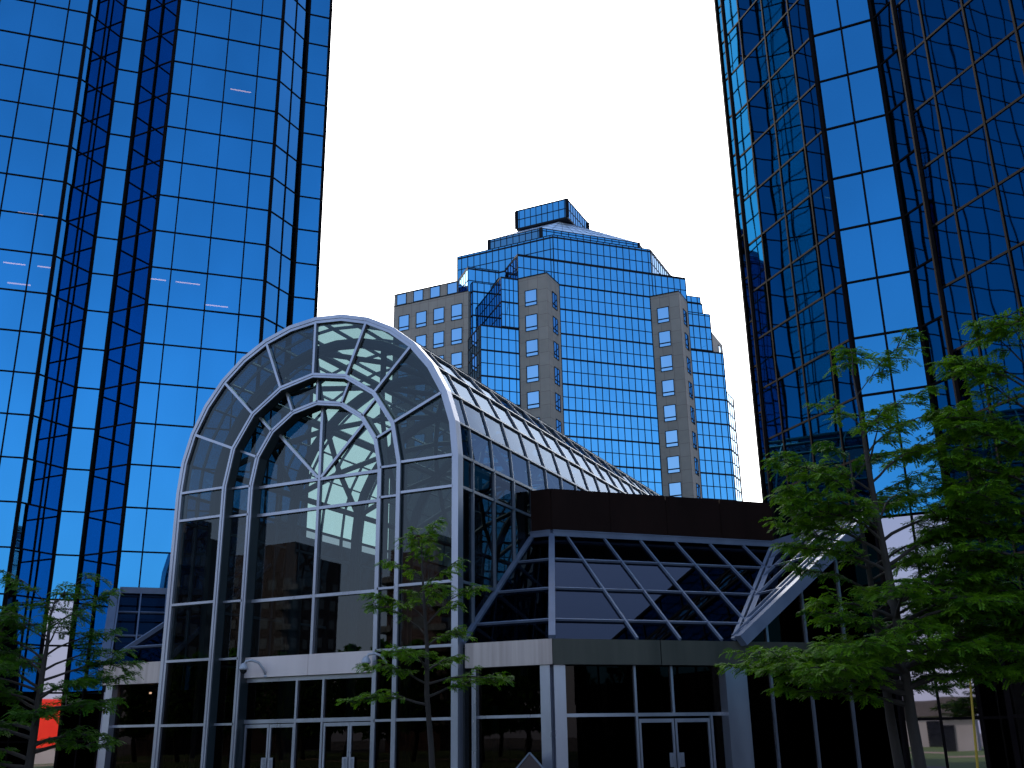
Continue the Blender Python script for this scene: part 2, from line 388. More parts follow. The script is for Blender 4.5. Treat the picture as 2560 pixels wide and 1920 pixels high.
# penthouse box and the sloped glass roof under it
W0, W1, WY, WY1, WZ0, WZ1 = -56.6, -48.55, 122.0, 130.1, 72.0, 74.85
for a, c, fr in (((W0, WY), (W1, WY), 0.4), ((W1, WY), (W1, WY1), 0.4), ((W1, WY1), (W0, WY1), 0.4), ((W0, WY1), (W0, WY), 0.4)):
    facet(ct, a, c, WZ0, WZ1, [0.45+0.9*i for i in range(9)], [73.4], g2, mf, 0.08, 0.10, 0.05, 0.003, None, 0.55)
b = MB(); b.box(W0+0.1, W1-0.1, WY+0.1, WY1-0.1, WZ0, WZ1-0.05); b.box(W0-0.06, W1+0.06, WY-0.06, WY1+0.06, WZ1, WZ1+0.12)
b.box(W0-0.05, W1+0.05, WY-0.05, WY1+0.05, WZ0-0.22, WZ0-0.02); b.build('penthouse_roof', mf, ct)
vb = [(-59.8, 119.4), (-51.65, 119.4), (-40.85, 130.2), (-40.85, 134.0), (-59.8, 134.0)]
vt = [(-56.0, 122.6), (-50.0, 122.6), (-49.2, 123.6), (-49.2, 129.5), (-56.0, 129.5)]
b = MB()
for i in range(5):
    j = (i+1) % 5; b.face([(*vb[i], 69.75), (*vb[j], 69.75), (*vt[j], 71.85), (*vt[i], 71.85)])
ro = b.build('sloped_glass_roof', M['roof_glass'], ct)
b = MB()
for i in range(5):
    j = (i+1) % 5
    a0, a1, c0, c1 = Vector((*vb[i], 69.77)), Vector((*vb[j], 69.77)), Vector((*vt[i], 71.87)), Vector((*vt[j], 71.87))
    nn = (a1-a0).cross(c0-a0)
    k = max(2, int((a1-a0).length/1.6))
    for q in range(k+1): b.bar(a0.lerp(a1, q/k), c0.lerp(c1, q/k), 0.035, 0.02, nn)
    for q in range(0, 4): b.bar(a0.lerp(c0, q/4), a1.lerp(c1, q/4), 0.035, 0.02, nn)
b.build('glazing_bar', M['bar_metal'], ro)
# solid cores behind the glass
b = MB()
b.prism([(-53.1, 115.5), (-35.2, 133.4), (-42.0, 140.2), (-42.0, 146), (-57.1, 146), (-57.1, 119.3)], 53.1, 63.95)
b.prism([(-53.2, 115.4), (-31.55, 137.0), (-34.5, 139.6), (-34.5, 146), (-62.3, 146), (-62.3, 117.7), (-60.5, 116.0), (-57.1, 111.6)], 0, 52.9)
b.prism([(-33.2, 135.4), (-31.5, 137.0), (-31.5, 140.9), (-33.2, 140.9)], 0, 47.2)
b.prism([(-35.3, 133.4), (-33.66, 134.9), (-36.6, 137.8), (-37.0, 135.0)], 52.9, 61.25)
b.prism([(-33.7, 134.9), (-32.7, 135.85), (-35.6, 138.8), (-36.0, 137.0)], 52.9, 58.8)
b.prism([(-58.9, 117.5), (-55.05, 113.6), (-53.5, 115.1), (-57, 119)], 53.05, 60.2)
b.prism([(-62.4, 117.8), (-60.6, 116.0), (-57.6, 119.0), (-57.6, 125), (-62.4, 125)], 52, 61.65)
b.prism([(-64.7, 119.4), (-61.3, 116.0), (-57.5, 119.8), (-57.5, 140), (-64.7, 140)], 40, 64.1)
b.prism([(-64.6, 119.0), (-49.7, 119.0), (-39.05, 129.65), (-39.05, 140.2), (-64.6, 140.2)], 62, 67.85)
b.prism([(-59.7, 119.5), (-51.7, 119.5), (-40.95, 130.3), (-40.95, 134), (-59.7, 134)], 67.8, 69.7)
b.build('core', M['core'], ct)
# grey precast piers and wing, each window its own part
pb = MB()
pb.prism([onp(-53.33), (-49.08, 115.05), onp(-49.08)], 0, 60.35)
pb.prism([onp(-39.27), (-35.08, 129.11), onp(-35.08)], 0, 60.35)
pb.build('concrete_pier', M['concrete'], ct)
pb = MB(); pb.box(-73.1, -61.03, 115.16, 140, 0, 60.25); pb.box(-73.1, -62.78, 115.18, 135, 60.25, 62.1); pb.build('concrete_wing', M['concrete'], ct)
pb = MB(); pb.box(-40, -32.55, 136.1, 142.2, 48, 56.2); pb.build('rear_block', M['concrete'], ct)
pb = MB()
pb.bar((-73.15, 115.15, 60.3), (-61.0, 115.15, 60.3), 0.12, 0.05, (0,-1,0)); pb.bar((-73.15, 115.15, 62.13), (-62.7, 115.15, 62.13), 0.10, 0.05, (0,-1,0))
pb.bar((-53.35, 115.02, 60.4), (-49.03, 115.02, 60.4), 0.14, 0.05, (0,-1,0)); pb.bar((-49.05, 115.0, 60.4), (-49.05, 119.3, 60.4), 0.14, 0.05, (1,0,0))
pb.bar((-39.3, 129.08, 60.4), (-35.03, 129.08, 60.4), 0.14, 0.05, (0,-1,0)); pb.bar((-35.05, 129.06, 60.4), (-35.05, 133.2, 60.4), 0.14, 0.05, (1,0,0))
pb.bar((-32.5, 136.1, 56.25), (-32.5, 142.2, 56.25), 0.14, 0.05, (1,0,0))
pb.build('coping', mf, ct)
def window(a, b_, z0, z1, bar=True):
    a = Vector((*a, 0)); b_ = Vector((*b_, 0)); d = (b_-a).normalized(); n = Vector((d.y, -d.x, 0))
    g = MB(); g.face([a+n*0.012+Vector((0,0,z0)), b_+n*0.012+Vector((0,0,z0)), b_+n*0.016+Vector((0,0,z1)), a+n*0.014+Vector((0,0,z1))])
    w = g.build('window', M['window_glass'], ct)
    f = MB(); W = 0.09
    for x in (a, b_): f.bar(x+Vector((0,0,z0)), x+Vector((0,0,z1)), W, 0.05, n)
    for z in (z0, z1): f.bar(a-d*0.04+Vector((0,0,z)), b_+d*0.04+Vector((0,0,z)), W, 0.056, n)
    if bar: f.bar(a+Vector((0,0,z0+0.52)), b_+Vector((0,0,z0+0.52)), 0.16, 0.045, n)
    f.build('frame', mf, w)
for k in range(8):
    z = 58.35-3.6*k
    window((-52.3, 115.04), (-50.62, 115.04), z-2.25, z); window((-49.07, 116.72), (-49.07, 118.3), z-2.25, z)
    window((-38.32, 129.1), (-36.68, 129.1), z-2.25, z); window((-35.07, 130.76), (-35.07, 132.36), z-2.25, z)
for i in range(4):
    x = -72.17+2.84*i
    for k in range(6): window((x, 115.15), (x+1.65, 115.15), 58.6-3.6*k-2.3, 58.6-3.6*k)
    x = -72.6+2.76*i; window((x, 115.17), (x+1.55, 115.17), 60.4, 62.02, False)
b = MB()
for i in range(6):
    b.face([(-62.77, 115.5+i*0.5, 60.4), (-62.77, 115.95+i*0.5, 60.4), (-62.77, 115.95+i*0.5, 62.0), (-62.77, 115.5+i*0.5, 62.0)])
b.build('side_window', M['window_glass'], ct)
window((-32.54, 139.4), (-32.54, 140.6), 54.0, 55.4, False)

# ------------------------------------------------------------------ ARCHED GLASS PAVILION
CX, ZS, RR, YA = -17.45, 8.87, 4.87, 23.15
pv = thing('glass_pavilion', 'glass pavilion with a round arched front, barrel vault and low wings under sloped glass', 'pavilion', (CX, 30, 0))
mt = M['metal']
def arc(r, n, i): a = math.pi*i/n; return (CX+r*math.cos(a), ZS+r*math.sin(a))   # i=0 right springing
def hoop(mb, r, n, w, y0, y1, zb=0.0, mi=0):
    """portal-shaped frame: two legs and a faceted arch, w wide measured inwards from r"""
    k = 1/math.cos(math.pi/(2*n))
    for s in (1, -1):
        xa, xb = CX+s*r, CX+s*(r-w); mb.box(min(xa,xb), max(xa,xb), y0, y1, zb, ZS, mi)
    for i in range(n):
        p = [arc(r, n, i), arc(r, n, i+1)]; q = [arc(r-w, n, i), arc(r-w, n, i+1)]
        mb.hexa([(p[0][0], y0, p[0][1]), (q[0][0], y0, q[0][1]), (q[1][0], y0, q[1][1]), (p[1][0], y0, p[1][1]),
                 (p[0][0], y1, p[0][1]), (q[0][0], y1, q[0][1]), (q[1][0], y1, q[1][1]), (p[1][0], y1, p[1][1])], mi)
b = MB(); hoop(b, RR, 16, 0.11, YA, YA+0.28); hoop(b, RR-0.115, 16, 0.085, YA+0.02, YA+0.28)
b.build('outer_arch_frame', mt, pv)
b = MB(); hoop(b, 3.09, 8, 0.07, YA-0.01, YA+0.05); hoop(b, 3.015, 8, 0.06, YA+0.01, YA+0.05)
mo = b.build('middle_arch_frame', mt, pv)
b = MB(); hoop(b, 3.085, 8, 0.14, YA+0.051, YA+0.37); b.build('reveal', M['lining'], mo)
b = MB(); hoop(b, 2.31, 8, 0.07, YA+0.25, YA+0.31); hoop(b, 2.235, 8, 0.06, YA+0.27, YA+0.31)
mo = b.build('inner_arch_frame', mt, pv)
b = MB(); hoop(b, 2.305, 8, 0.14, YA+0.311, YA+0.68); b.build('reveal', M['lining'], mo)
LV = [8.87, 8.02, 5.53, 3.93, 2.18]
YO, YM, YI = YA+0.10, YA+0.34, YA+0.64
def pane(pts, y, name='glass_pane', mat='front_glass'):
    g = MB(); t = [random.uniform(-0.002, 0.002) for _ in range(3)]
    cxp = sum(p[0] for p in pts)/len(pts); czp = sum(p[1] for p in pts)/len(pts)
    g.face([(x, y+t[0]*(x-cxp)+t[1]*(z-czp), z) for x, z in pts]); return g.build(name, M[mat], pv)
b = MB()   # thin glazing bars of the front
def hb(x0, x1, z, y, w=0.07): b.bar((x0, y, z), (x1, y, z), w, 0.09, (0,-1,0), 0.03)
def vbar(x, z0, z1, y, w=0.07): b.bar((x, y, z0), (x, y, z1), w, 0.095, (0,-1,0), 0.03)
for k in range(8):
    p0, pm, p1 = arc(RR-0.19, 16, 2*k), arc(RR-0.19, 16, 2*k+1), arc(RR-0.19, 16, 2*k+2)
    q0, q1 = arc(3.05, 8, k), arc(3.05, 8, k+1); pane([p0, pm, p1, q1, q0], YO)
    r0, r1, s0, s1 = arc(2.98, 8, k), arc(2.98, 8, k+1), arc(2.27, 8, k), arc(2.27, 8, k+1); pane([r0, r1, s1, s0], YM)
    if 0 < k:
        b.bar((q0[0], YO, q0[1]), (p0[0], YO, p0[1]), 0.075, 0.10, (0,-1,0), 0.03)
        b.bar((s0[0], YM, s0[1]), (r0[0], YM, r0[1]), 0.065, 0.09, (0,-1,0), 0.03)
for s in (1, -1):
    for za, zb_ in zip(LV, LV[1:]+[0.05]):
        m_ = 'front_glass' if zb_ > 3.9 else 'low_glass'
        xa, xb = CX+s*(RR-0.19), CX+s*3.05; pane([(xa, zb_), (xb, zb_), (xb, za), (xa, za)], YO, mat=m_)
        xa, xb = CX+s*2.98, CX+s*2.27; pane([(xa, zb_), (xb, zb_), (xb, za), (xa, za)], YM, mat=m_)
    for z in LV:
        hb(CX+s*3.05, CX+s*(RR-0.18), z, YO); hb(CX+s*2.27, CX+s*2.98, z, YM, 0.06)
c0 = (CX, ZS)
ar = [arc(2.18, 8, i) for i in range(9)]
pane([c0, ar[0], ar[1], ar[2]], YI); pane([c0, ar[2], ar[3], ar[4]], YI); pane([c0, ar[4], ar[5], ar[6]], YI); pane([c0, ar[6], ar[7], ar[8]], YI)
for za, zb_ in zip(LV[:3], LV[1:4]):
    for s in (1, -1): pane([(CX, zb_), (CX+s*2.18, zb_), (CX+s*2.18, za), (CX, za)], YI)
for i in (2, 6): b.bar((CX, YI, ZS), (ar[i][0], YI, ar[i][1]), 0.08, 0.09, (0,-1,0), 0.03)
vbar(CX, 3.93, ZS+2.18, YI, 0.085)
for z in LV[:3]: hb(CX-2.18, CX+2.18, z, YI, 0.085)
b.build('front_glazing_bar', mt, pv)
# pale lintel over the doors with a seam, transom lights and doors
b = MB(); b.box(CX-2.2, CX-0.012, YI-0.20, YI+0.1, 3.40, 3.95); b.box(CX+0.012, CX+2.2, YI-0.20, YI+0.1, 3.40, 3.95); b.box(CX-0.02, CX+0.02, YI-0.19, YI, 3.41, 3.94)
b.build('lintel', M['pale_band'], pv)
b = MB(); y = YI
for z, w in ((3.335, 0.11), (2.235, 0.10)): b.bar((CX-2.2, y, z), (CX+2.2, y, z), w, 0.07, (0,-1,0), 0.05)
for x in (CX-0.44, CX+0.44): b.bar((x, y, 0), (x, y, 3.3), 0.065, 0.074, (0,-1,0), 0.05)
b.build('entrance_frame', mt, pv)
for xa, xb in ((-2.18, -0.44), (-0.44, 0.44), (0.44, 2.18)):
    pane([(CX+xa, 2.25), (CX+xb, 2.25), (CX+xb, 3.3), (CX+xa, 3.3)], YI, mat='low_glass')
pane([(CX-0.44, 0.05), (CX+0.44, 0.05), (CX+0.44, 2.2), (CX-0.44, 2.2)], YI, mat='low_glass')
def door(o, dx, dy, w, h, hinge, handle=True):
    """door leaf from o along (dx,dy); hinge 0 = at o"""
    o = Vector((*o, 0)); d = Vector((dx, dy, 0)); n = Vector((dy, -dx, 0)); U = Vector((0,0,1))
    f = MB(); s = 0.055
    f.bar(o+d*s/2+U*0.02, o+d*s/2+U*h, s, 0.04, n, 0.02); f.bar(o+d*(w-s/2)+U*0.02, o+d*(w-s/2)+U*h, s, 0.04, n, 0.02)
    f.bar(o+d*s+U*(h-0.045), o+d*(w-s)+U*(h-0.045), 0.09, 0.038, n, 0.02); f.bar(o+d*s+U*0.12, o+d*(w-s)+U*0.12, 0.2, 0.038, n, 0.02)
    do = f.build('door', mt, pv)
    g = MB(); g.face([o+d*s+U*0.2, o+d*(w-s)+U*0.2, o+d*(w-s)+U*(h-0.08), o+d*s+U*(h-0.08)]); g.build('door_pane', M['low_glass'], do)
    x = w-0.10 if hinge == 0 else 0.10
    p = MB(); p.bar(o+d*x+n*0.05+U*0.97, o+d*x+n*0.05+U*1.30, 0.17, 0.012, n)
    p.tube([o+d*x+n*0.04+U*1.02, o+d*x+n*0.10+U*1.02, o+d*x+n*0.10+U*1.25, o+d*x+n*0.04+U*1.25], 0.012, 6)
    p.tube([o+d*(w-0.03 if hinge == 0 else 0.03)+n*0.04+U*1.42, o+d*(w-0.03 if hinge == 0 else 0.03)+n*0.052+U*1.42], 0.02, 10)
    p.build('push_plate', mt, do)
for x0, hg in ((CX-2.13, 0), (CX-1.28, 1), (CX+0.50, 0), (CX+1.34, 1)): door((x0, YI-0.03), 1, 0, 0.83, 2.16, hg)

# barrel vault
PITCH = 1.29; Y0 = 24.05; YE = 62.0
ribs = [YA+0.28] + [Y0+PITCH*k for k in range(30) if Y0+PITCH*k < YE-0.3] + [YE]
rg = RR-0.07
g = MB()
for i in range(16):
    for ya, yb in zip(ribs, ribs[1:]):
        p, q = arc(rg, 16, i), arc(rg, 16, i+1); t = random.uniform(-0.004, 0.004); u = random.uniform(-0.004, 0.004)
        c = Vector(((p[0]+q[0])/2-CX, 0, (p[1]+q[1])/2-ZS)).normalized()
        g.face([Vector((p[0], ya, p[1])), Vector((p[0], yb, p[1]))+c*t, Vector((q[0], yb, q[1]))+c*(t+u), Vector((q[0], ya, q[1]))+c*u])
vg = g.build('vault_glazing', M['vault_glass'], pv)
b = MB()
for y in ribs[1:]:
    for i in range(16):
        p, q = arc(rg, 16, i), arc(rg, 16, i+1); c = Vector(((p[0]+q[0])/2-CX, 0, (p[1]+q[1])/2-ZS))
        b.bar((p[0], y, p[1]), (q[0], y, q[1]), 0.045, 0.05, c, 0.04)
for i in range(17):
    p = arc(rg, 16, i); c = Vector((p[0]-CX, 0, p[1]-ZS)); b.bar((p[0], YA+0.28, p[1]), (p[0], YE, p[1]), 0.055, 0.062, c, 0.04)
b.build('glazing_bar', M['metal_dark'], vg)
# inside steelwork: round hoops with crossed braces and purlins
b = MB(); ri = RR-0.50
hy = [YA+1.2+3.87*k for k in range(10)]
for y in hy:
    b.tube([(CX+ri, y, 0.0)]+[(arc(ri, 16, i)[0], y, arc(ri, 16, i)[1]) for i in range(17)]+[(CX-ri, y, 0.0)], 0.17, 8)
for ya, yb in zip(hy, hy[1:]):
    for i in (0, 3, 6, 9, 12):
        p, m_, q = arc(ri, 16, i), arc(ri, 32, 2*i+3), arc(ri, 16, i+3); ym = (ya+yb)/2
        b.tube([(p[0], ya, p[1]), (m_[0], ym, m_[1]), (q[0], yb, q[1])], 0.10, 6); b.tube([(q[0], ya, q[1]), (m_[0], ym, m_[1]), (p[0], yb, p[1])], 0.10, 6)
for i in (0, 3, 6, 9, 12, 15):
    p = arc(ri, 16, i); b.tube([(p[0], hy[0], p[1]), (p[0], hy[-1], p[1])], 0.11, 6)
b.build('roof_truss', M['tube'], pv)
b = MB(); b.prism([(CX-RR+0.05, YE), (CX+RR-0.05, YE), (CX+RR-0.05, YE+0.3), (CX-RR+0.05, YE+0.3)], 0, ZS)
pts = [(arc(RR-0.1, 16, i)) for i in range(17)]
n0 = [(x, YE+0.02, z) for x, z in pts]; b.face(n0); b.build('end_wall', M['core'], pv)
# vertical side walls of the vault
for s in (1, -1):
    X = CX+s*(RR-0.07); g = MB(); b = MB()
    lv = [ZS, 8.02, 5.53, 3.93]
    for ya, yb in zip(ribs, ribs[1:]):
        for za, zb_ in zip(lv, lv[1:]):
            t = random.uniform(-0.004, 0.004); g.face([(X, ya, zb_), (X+t, yb, zb_), (X+t, yb, za), (X, ya, za)])
        b.bar((X, yb, 3.93 if yb < 31 else 7), (X, yb, ZS), 0.06, 0.07, (s,0,0), 0.04)
    for z in lv: b.bar((X, YA+0.28, z), (X, YE if z > 7 else 31, z), 0.075, 0.06, (s,0,0), 0.04)
    so = g.build('side_wall_glazing', M['side_glass'], pv); b.build('glazing_bar', M['metal_dark'], so)

# wings: fascia band, sloped glazing, parapet, columns, ground floor glass
WW, HH, ZB = 4.37, 3.37, 3.97
def wing(s):
    def P(x, y, z=0.0): return Vector((CX+s*(x-CX), y, z))
    A0, P0, Q = (-12.58, 23.40), (-10.12, 23.40), (-6.49, 27.03)
    d = Vector((S2, S2)); nin = Vector((-S2, S2))
    E1 = (-3.38, 30.14); E2 = (Q[0]+3.11, Q[1]+3.11)
    def D(sd, w, z):   # point on the diagonal wall: sd along from P0, w inwards
        return P(P0[0]+d.x*sd+nin.x*w, P0[1]+d.y*sd+nin.y*w, z)
    sQ = 5.13; sE = sQ+WW+0.0
    Ht = P(P0[0]-0.4142*WW, P0[1]+WW, ZB+HH); Vt = D(sQ+WW, WW, ZB+HH); Bt = D(sQ+WW, 0, ZB+HH)
    A1 = P(A0[0], P0[1]+WW, ZB+HH)
    pA0, pP0, pQ = P(*A0, ZB), P(*P0, ZB), P(*Q, ZB)
    # fascia band
    b = MB(); o = 0.0
    def band(a, c, ndir, z0, z1, mb, th=0.35):
        mb.bar(Vector((a.x, a.y, (z0+z1)/2)), Vector((c.x, c.y, (z0+z1)/2)), z1-z0, 0.02, ndir, th)
    n1 = Vector((0,-1,0)); n2 = Vector((s*S2, -S2, 0))
    a_end = P(-12.5, 23.4); mb = MB(); band(a_end, P(P0[0], P0[1]), n1, 3.37, ZB, mb); fb = mb.build('fascia_band', M['steel_band'], pv)
    mb = MB(); e1 = D(2.9, 0, 0); e2 = D(2.925, 0, 0)
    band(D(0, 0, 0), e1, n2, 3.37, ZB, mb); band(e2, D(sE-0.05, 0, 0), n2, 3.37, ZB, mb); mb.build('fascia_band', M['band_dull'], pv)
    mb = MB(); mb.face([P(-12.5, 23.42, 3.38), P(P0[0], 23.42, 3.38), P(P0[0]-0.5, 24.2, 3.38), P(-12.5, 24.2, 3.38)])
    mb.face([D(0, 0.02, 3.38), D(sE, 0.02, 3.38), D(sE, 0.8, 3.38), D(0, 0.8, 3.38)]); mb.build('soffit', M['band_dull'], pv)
    # sloped glazing
    slope1 = (Ht-pP0).normalized()
    def skirt(name, poly, bars, hb_, nrm):
        g = MB(); g.face(poly); go = g.build(name, M['skirt_glass'], pv); b = MB()
        for p, q, w in bars: b.bar(p, q, w, 0.07, nrm, 0.03)
        for p, q in hb_: b.bar(p, q, 0.042, 0.06, nrm, 0.03)
        b.build('glazing_bar', M['bar_metal'], go); return go
    fr = (0.15, 0.435, 0.73)
    nA = Vector((0, -HH, WW)).normalized()
    hs = [(pA0.lerp(A1, f), pP0.lerp(Ht, f)) for f in fr]
    skirt('sloped_glazing', [pA0, pP0, Ht, A1], [(pA0, A1, 0.16)], hs, nA)
    nB = Vector((s*S2*HH, -S2*HH, WW)).normalized()
    bars = []
    for i in range(6):
        si = 2.28+1.2*i
        w0 = max(0.0, si-sQ); bars.append((D(si, w0, ZB+HH*w0/WW), D(si, WW, ZB+HH), 0.055))
    hs = [(pP0.lerp(Ht, f), pQ.lerp(Vt, f)) for f in fr]
    skirt('sloped_glazing', [pP0, pQ, Vt, Ht], bars, hs, nB)
    nC = Vector((-s*S2*HH, -S2*HH, WW)).normalized()
    def E3(u, w): # third slope: u = outwards along its base from Q, w = up the slope
        return D(sQ+w, -u+0.0, ZB+HH*w/WW)
    bars = []
    for u in (0.8, 1.75, 2.7, 3.6): bars.append((D(sQ+u, u, ZB+HH*u/WW), D(sQ+WW, u, ZB+HH), 0.055))
    hs = [(pQ.lerp(Vt, f), pQ.lerp(Bt, f)) for f in fr]
    skirt('sloped_glazing', [pQ, Bt, Vt], bars, hs, nC)
    # hip, valley, rake beam and top edge
    b = MB(); hn = (nA+nB).normalized(); b.bar(pP0, Ht, 0.17, 0.10, hn, 0.04); b.build('hip_cap', M['bar_metal'], pv)
    b = MB(); vn = (nB+nC).normalized(); off = Vector((s*0.09, 0, 0))
    b.bar(pQ-off, Vt-off, 0.10, 0.10, vn, 0.03); b.bar(pQ+off, Vt+off, 0.15, 0.08, vn, 0.03); b.build('valley_gutter', M['bar_metal'], pv)
    b = MB(); dn = Vector((s*S2, -S2, 0)); rk = (Bt-pQ).normalized()
    b.bar(pQ+dn*0.03, Bt+dn*0.03, 0.30, 0.30, dn, 0.0); b.bar(pQ-dn*0.02+nC*0.16, Bt-dn*0.02+nC*0.16, 0.06, 0.05, nC, 0.0)
    b.build('rake_beam', M['bar_metal'], pv)
    b = MB(); U = Vector((0,0,0.07))
    for p, q, n_ in ((A1, Ht, n1), (Ht, Vt, n2)):
        b.bar(p+U, q+U, 0.16, 0.12, n_, 0.1); b.bar(p+U*2.3, q+U*2.3, 0.03, 0.14, n_, 0.1)
    b.bar(Vt+U*1.2, Bt+U*1.2, 0.24, 0.12, Vector((-s*S2, -S2, 0)), 0.1)
    b.build('eaves_beam', M['bar_metal'], pv)
    # parapet and the flat roof behind it
    b = MB(); z0, z1 = ZB+HH+0.18, 8.78; zc = (z0+z1)/2
    k = 4; tot = (Vt-Ht)
    b.bar(Vector((A1.x, A1.y, zc)), Vector((Ht.x, Ht.y, zc)), z1-z0, 0.02, n1, 0.3)
    for i in range(k):
        p, q = Ht.lerp(Vt, i/k+0.002), Ht.lerp(Vt, (i+1)/k-0.002)
        b.bar(Vector((p.x, p.y, zc)), Vector((q.x, q.y, zc)), z1-z0, 0.02, n2, 0.3)
    p, q = Ht, Vt; b.bar(Vector((p.x, p.y, zc-0.05)), Vector((q.x, q.y, zc-0.05)), z1-z0-0.14, 0.0, n2, 0.28)
    e = D(sQ+WW+0.9, WW, 0); b.bar(Vector((Vt.x, Vt.y, zc)), Vector((e.x, e.y, zc)), z1-z0, 0.0, n2, 0.3)
    b.build('parapet', M['parapet'], pv)
    b = MB(); rf = [(A1.x, A1.y+0.2), (Ht.x, Ht.y+0.2), (Vt.x, Vt.y+0.3), (P(-6.6, 40).x, 40), (P(-6.6, 60).x, 60), (A1.x, 60)]
    if s < 0: rf = rf[::-1]
    b.prism(rf, 7.2, 8.60); b.build('flat_roof', M['roofing'], pv)
    # columns
    b = MB()
    q = D(0, 0.16, 0); c = Vector((q.x, q.y, 0))
    b.bar(P(-10.36, 23.52, 0), P(-10.36, 23.52, 3.37), 0.26, 0.06, n1, 0.25); b.bar(D(0.22, 0.14, 0), D(0.22, 0.14, 3.37), 0.30, 0.02, n2, 0.25)
    b.build('column', mt, pv)
    b = MB(); b.bar(D(5.0, 0.3, 0), D(5.0, 0.3, 3.37), 0.62, 0.34, n2, 0.0); b.build('column', mt, pv)
    b = MB(); b.bar(P(-12.33, 23.62, 0), P(-12.33, 23.62, 3.37), 0.12, 0.10, n1, 0.1); b.build('column', mt, pv)
    # ground floor glazing
    g = MB(); gy = 23.68
    for za, zb_ in ((0.05, 2.17), (2.17, 3.37)): g.face([P(-12.3, gy, za), P(-10.4, gy, za), P(-10.4, gy+0.002, zb_), P(-12.3, gy, zb_)])
    cuts = [0.2, 2.28, 3.31, 4.7]
    for a, c_ in zip(cuts, cuts[1:]):
        g.face([D(a, 0.3, 2.17), D(c_, 0.3, 2.17), D(c_, 0.302, 3.37), D(a, 0.3, 3.37)])
    if s > 0:
        g.face([D(0.2, 0.3, 0.05), D(2.28, 0.3, 0.05), D(2.28, 0.3, 2.17), D(0.2, 0.3, 2.17)]); g.face([D(4.38, 0.3, 0.05), D(4.7, 0.3, 0.05), D(4.7, 0.3, 2.17), D(4.38, 0.3, 2.17)])
    else:
        for a, c_ in zip(cuts, cuts[1:]): g.face([D(a, 0.3, 0.05), D(c_, 0.3, 0.05), D(c_, 0.3, 2.17), D(a, 0.3, 2.17)])
    go = g.build('ground_floor_glazing', M['low_glass'], pv)
    b = MB(); b.bar(P(-12.3, gy, 2.2), P(-10.4, gy, 2.2), 0.07, 0.06, n1, 0.03)
    b.bar(D(0.3, 0.3, 2.2), D(4.7, 0.3, 2.2), 0.08, 0.06, n2, 0.03)
    for x in (2.28, 3.31): b.bar(D(x, 0.3, 2.2 if x > 3 else 0), D(x, 0.3, 3.37), 0.06, 0.064, n2, 0.03)
    b.bar(D(4.36, 0.3, 0), D(4.36, 0.3, 2.2), 0.06, 0.064, n2, 0.03)
    b.build('glazing_bar', mt, go)
    if s > 0:
        p = D(2.34, 0.30, 0); door((p.x, p.y), S2, S2, 0.96, 2.10, 0); p = D(3.33, 0.30, 0); door((p.x, p.y), S2, S2, 0.98, 2.10, 1)
    # tall dark glass wall under the rake beam
    g = MB(); g.face([D(5.2, 0.12, 0.05), D(sE+0.1, 0.12, 0.05), D(sE+0.1, 0.12, ZB+HH*0.98), D(5.2, 0.12, ZB)])
    go = g.build('end_wall_glazing', M['low_glass'], pv)
    b = MB()
    for x in (6.1, 7.3, 8.52): b.bar(D(x, 0.12, 0), D(x, 0.12, ZB+HH*(x-sQ)/WW-0.1), 0.065, 0.07, n2, 0.03)
    b.build('glazing_bar', mt, go)
    # dark rooms behind the wing glass
    b = MB(); q = [P(-12.6, 26.4), P(-11.0, 26.4), D(0.8, 2.6, 0), D(7.4, 1.6, 0), D(9.9, 1.6, 0), P(-4.5, 40), P(-12.6, 40)]
    q = [(v.x, v.y) for v in q]
    if s < 0: q = q[::-1]
    b.prism(q, 0, 3.3)
    q = [P(-12.55, 28.3), P(-12.2, 28.3), D(sQ+WW-0.2, WW+0.6, 0), P(-7, 40), P(-12.55, 40)]; q = [(v.x, v.y) for v in q]
    if s < 0: q = q[::-1]
    b.prism(q, 3.3, 7.15)
    b.build('dark_interior', M['core'], pv)
wing(1); wing(-1)
# inner floor, side halls and inner columns
b = MB(); b.box(CX-9, CX+9, 24.2, YE, 0.006, 0.03); b.build('floor', M['core'], pv)
b = MB()
for s in (1, -1): b.box(*sorted((CX+s*4.86, CX+s*9)), 31.0, YE, 0.03, 7.0)
b.box(CX-RR+0.1, CX+RR-0.1, 46, 46.4, 0.03, 6.6); b.box(CX-3.2, CX+3.2, 34, 46, 3.0, 3.5); b.build('inner_wall', M['core'], pv)
b = MB()
for x, y in ((CX-3.3, 27.2), (CX-1.6, 31.0), (CX+2.4, 28.0), (CX+3.7, 33.0)): b.lathe([(0.22, 0.03), (0.22, 6.6)], (x, y, 0), 14)
b.build('inner_column', M['tube'], pv, smooth=True)

for x in (-23.72, -23.35):
    b = MB(); b.lathe([(0.035, 0.0), (0.035, 0.05), (0.0, 0.05)], (x, 24.3, 3.12), 10); b.build('ceiling_light', M['lamp'], pv)
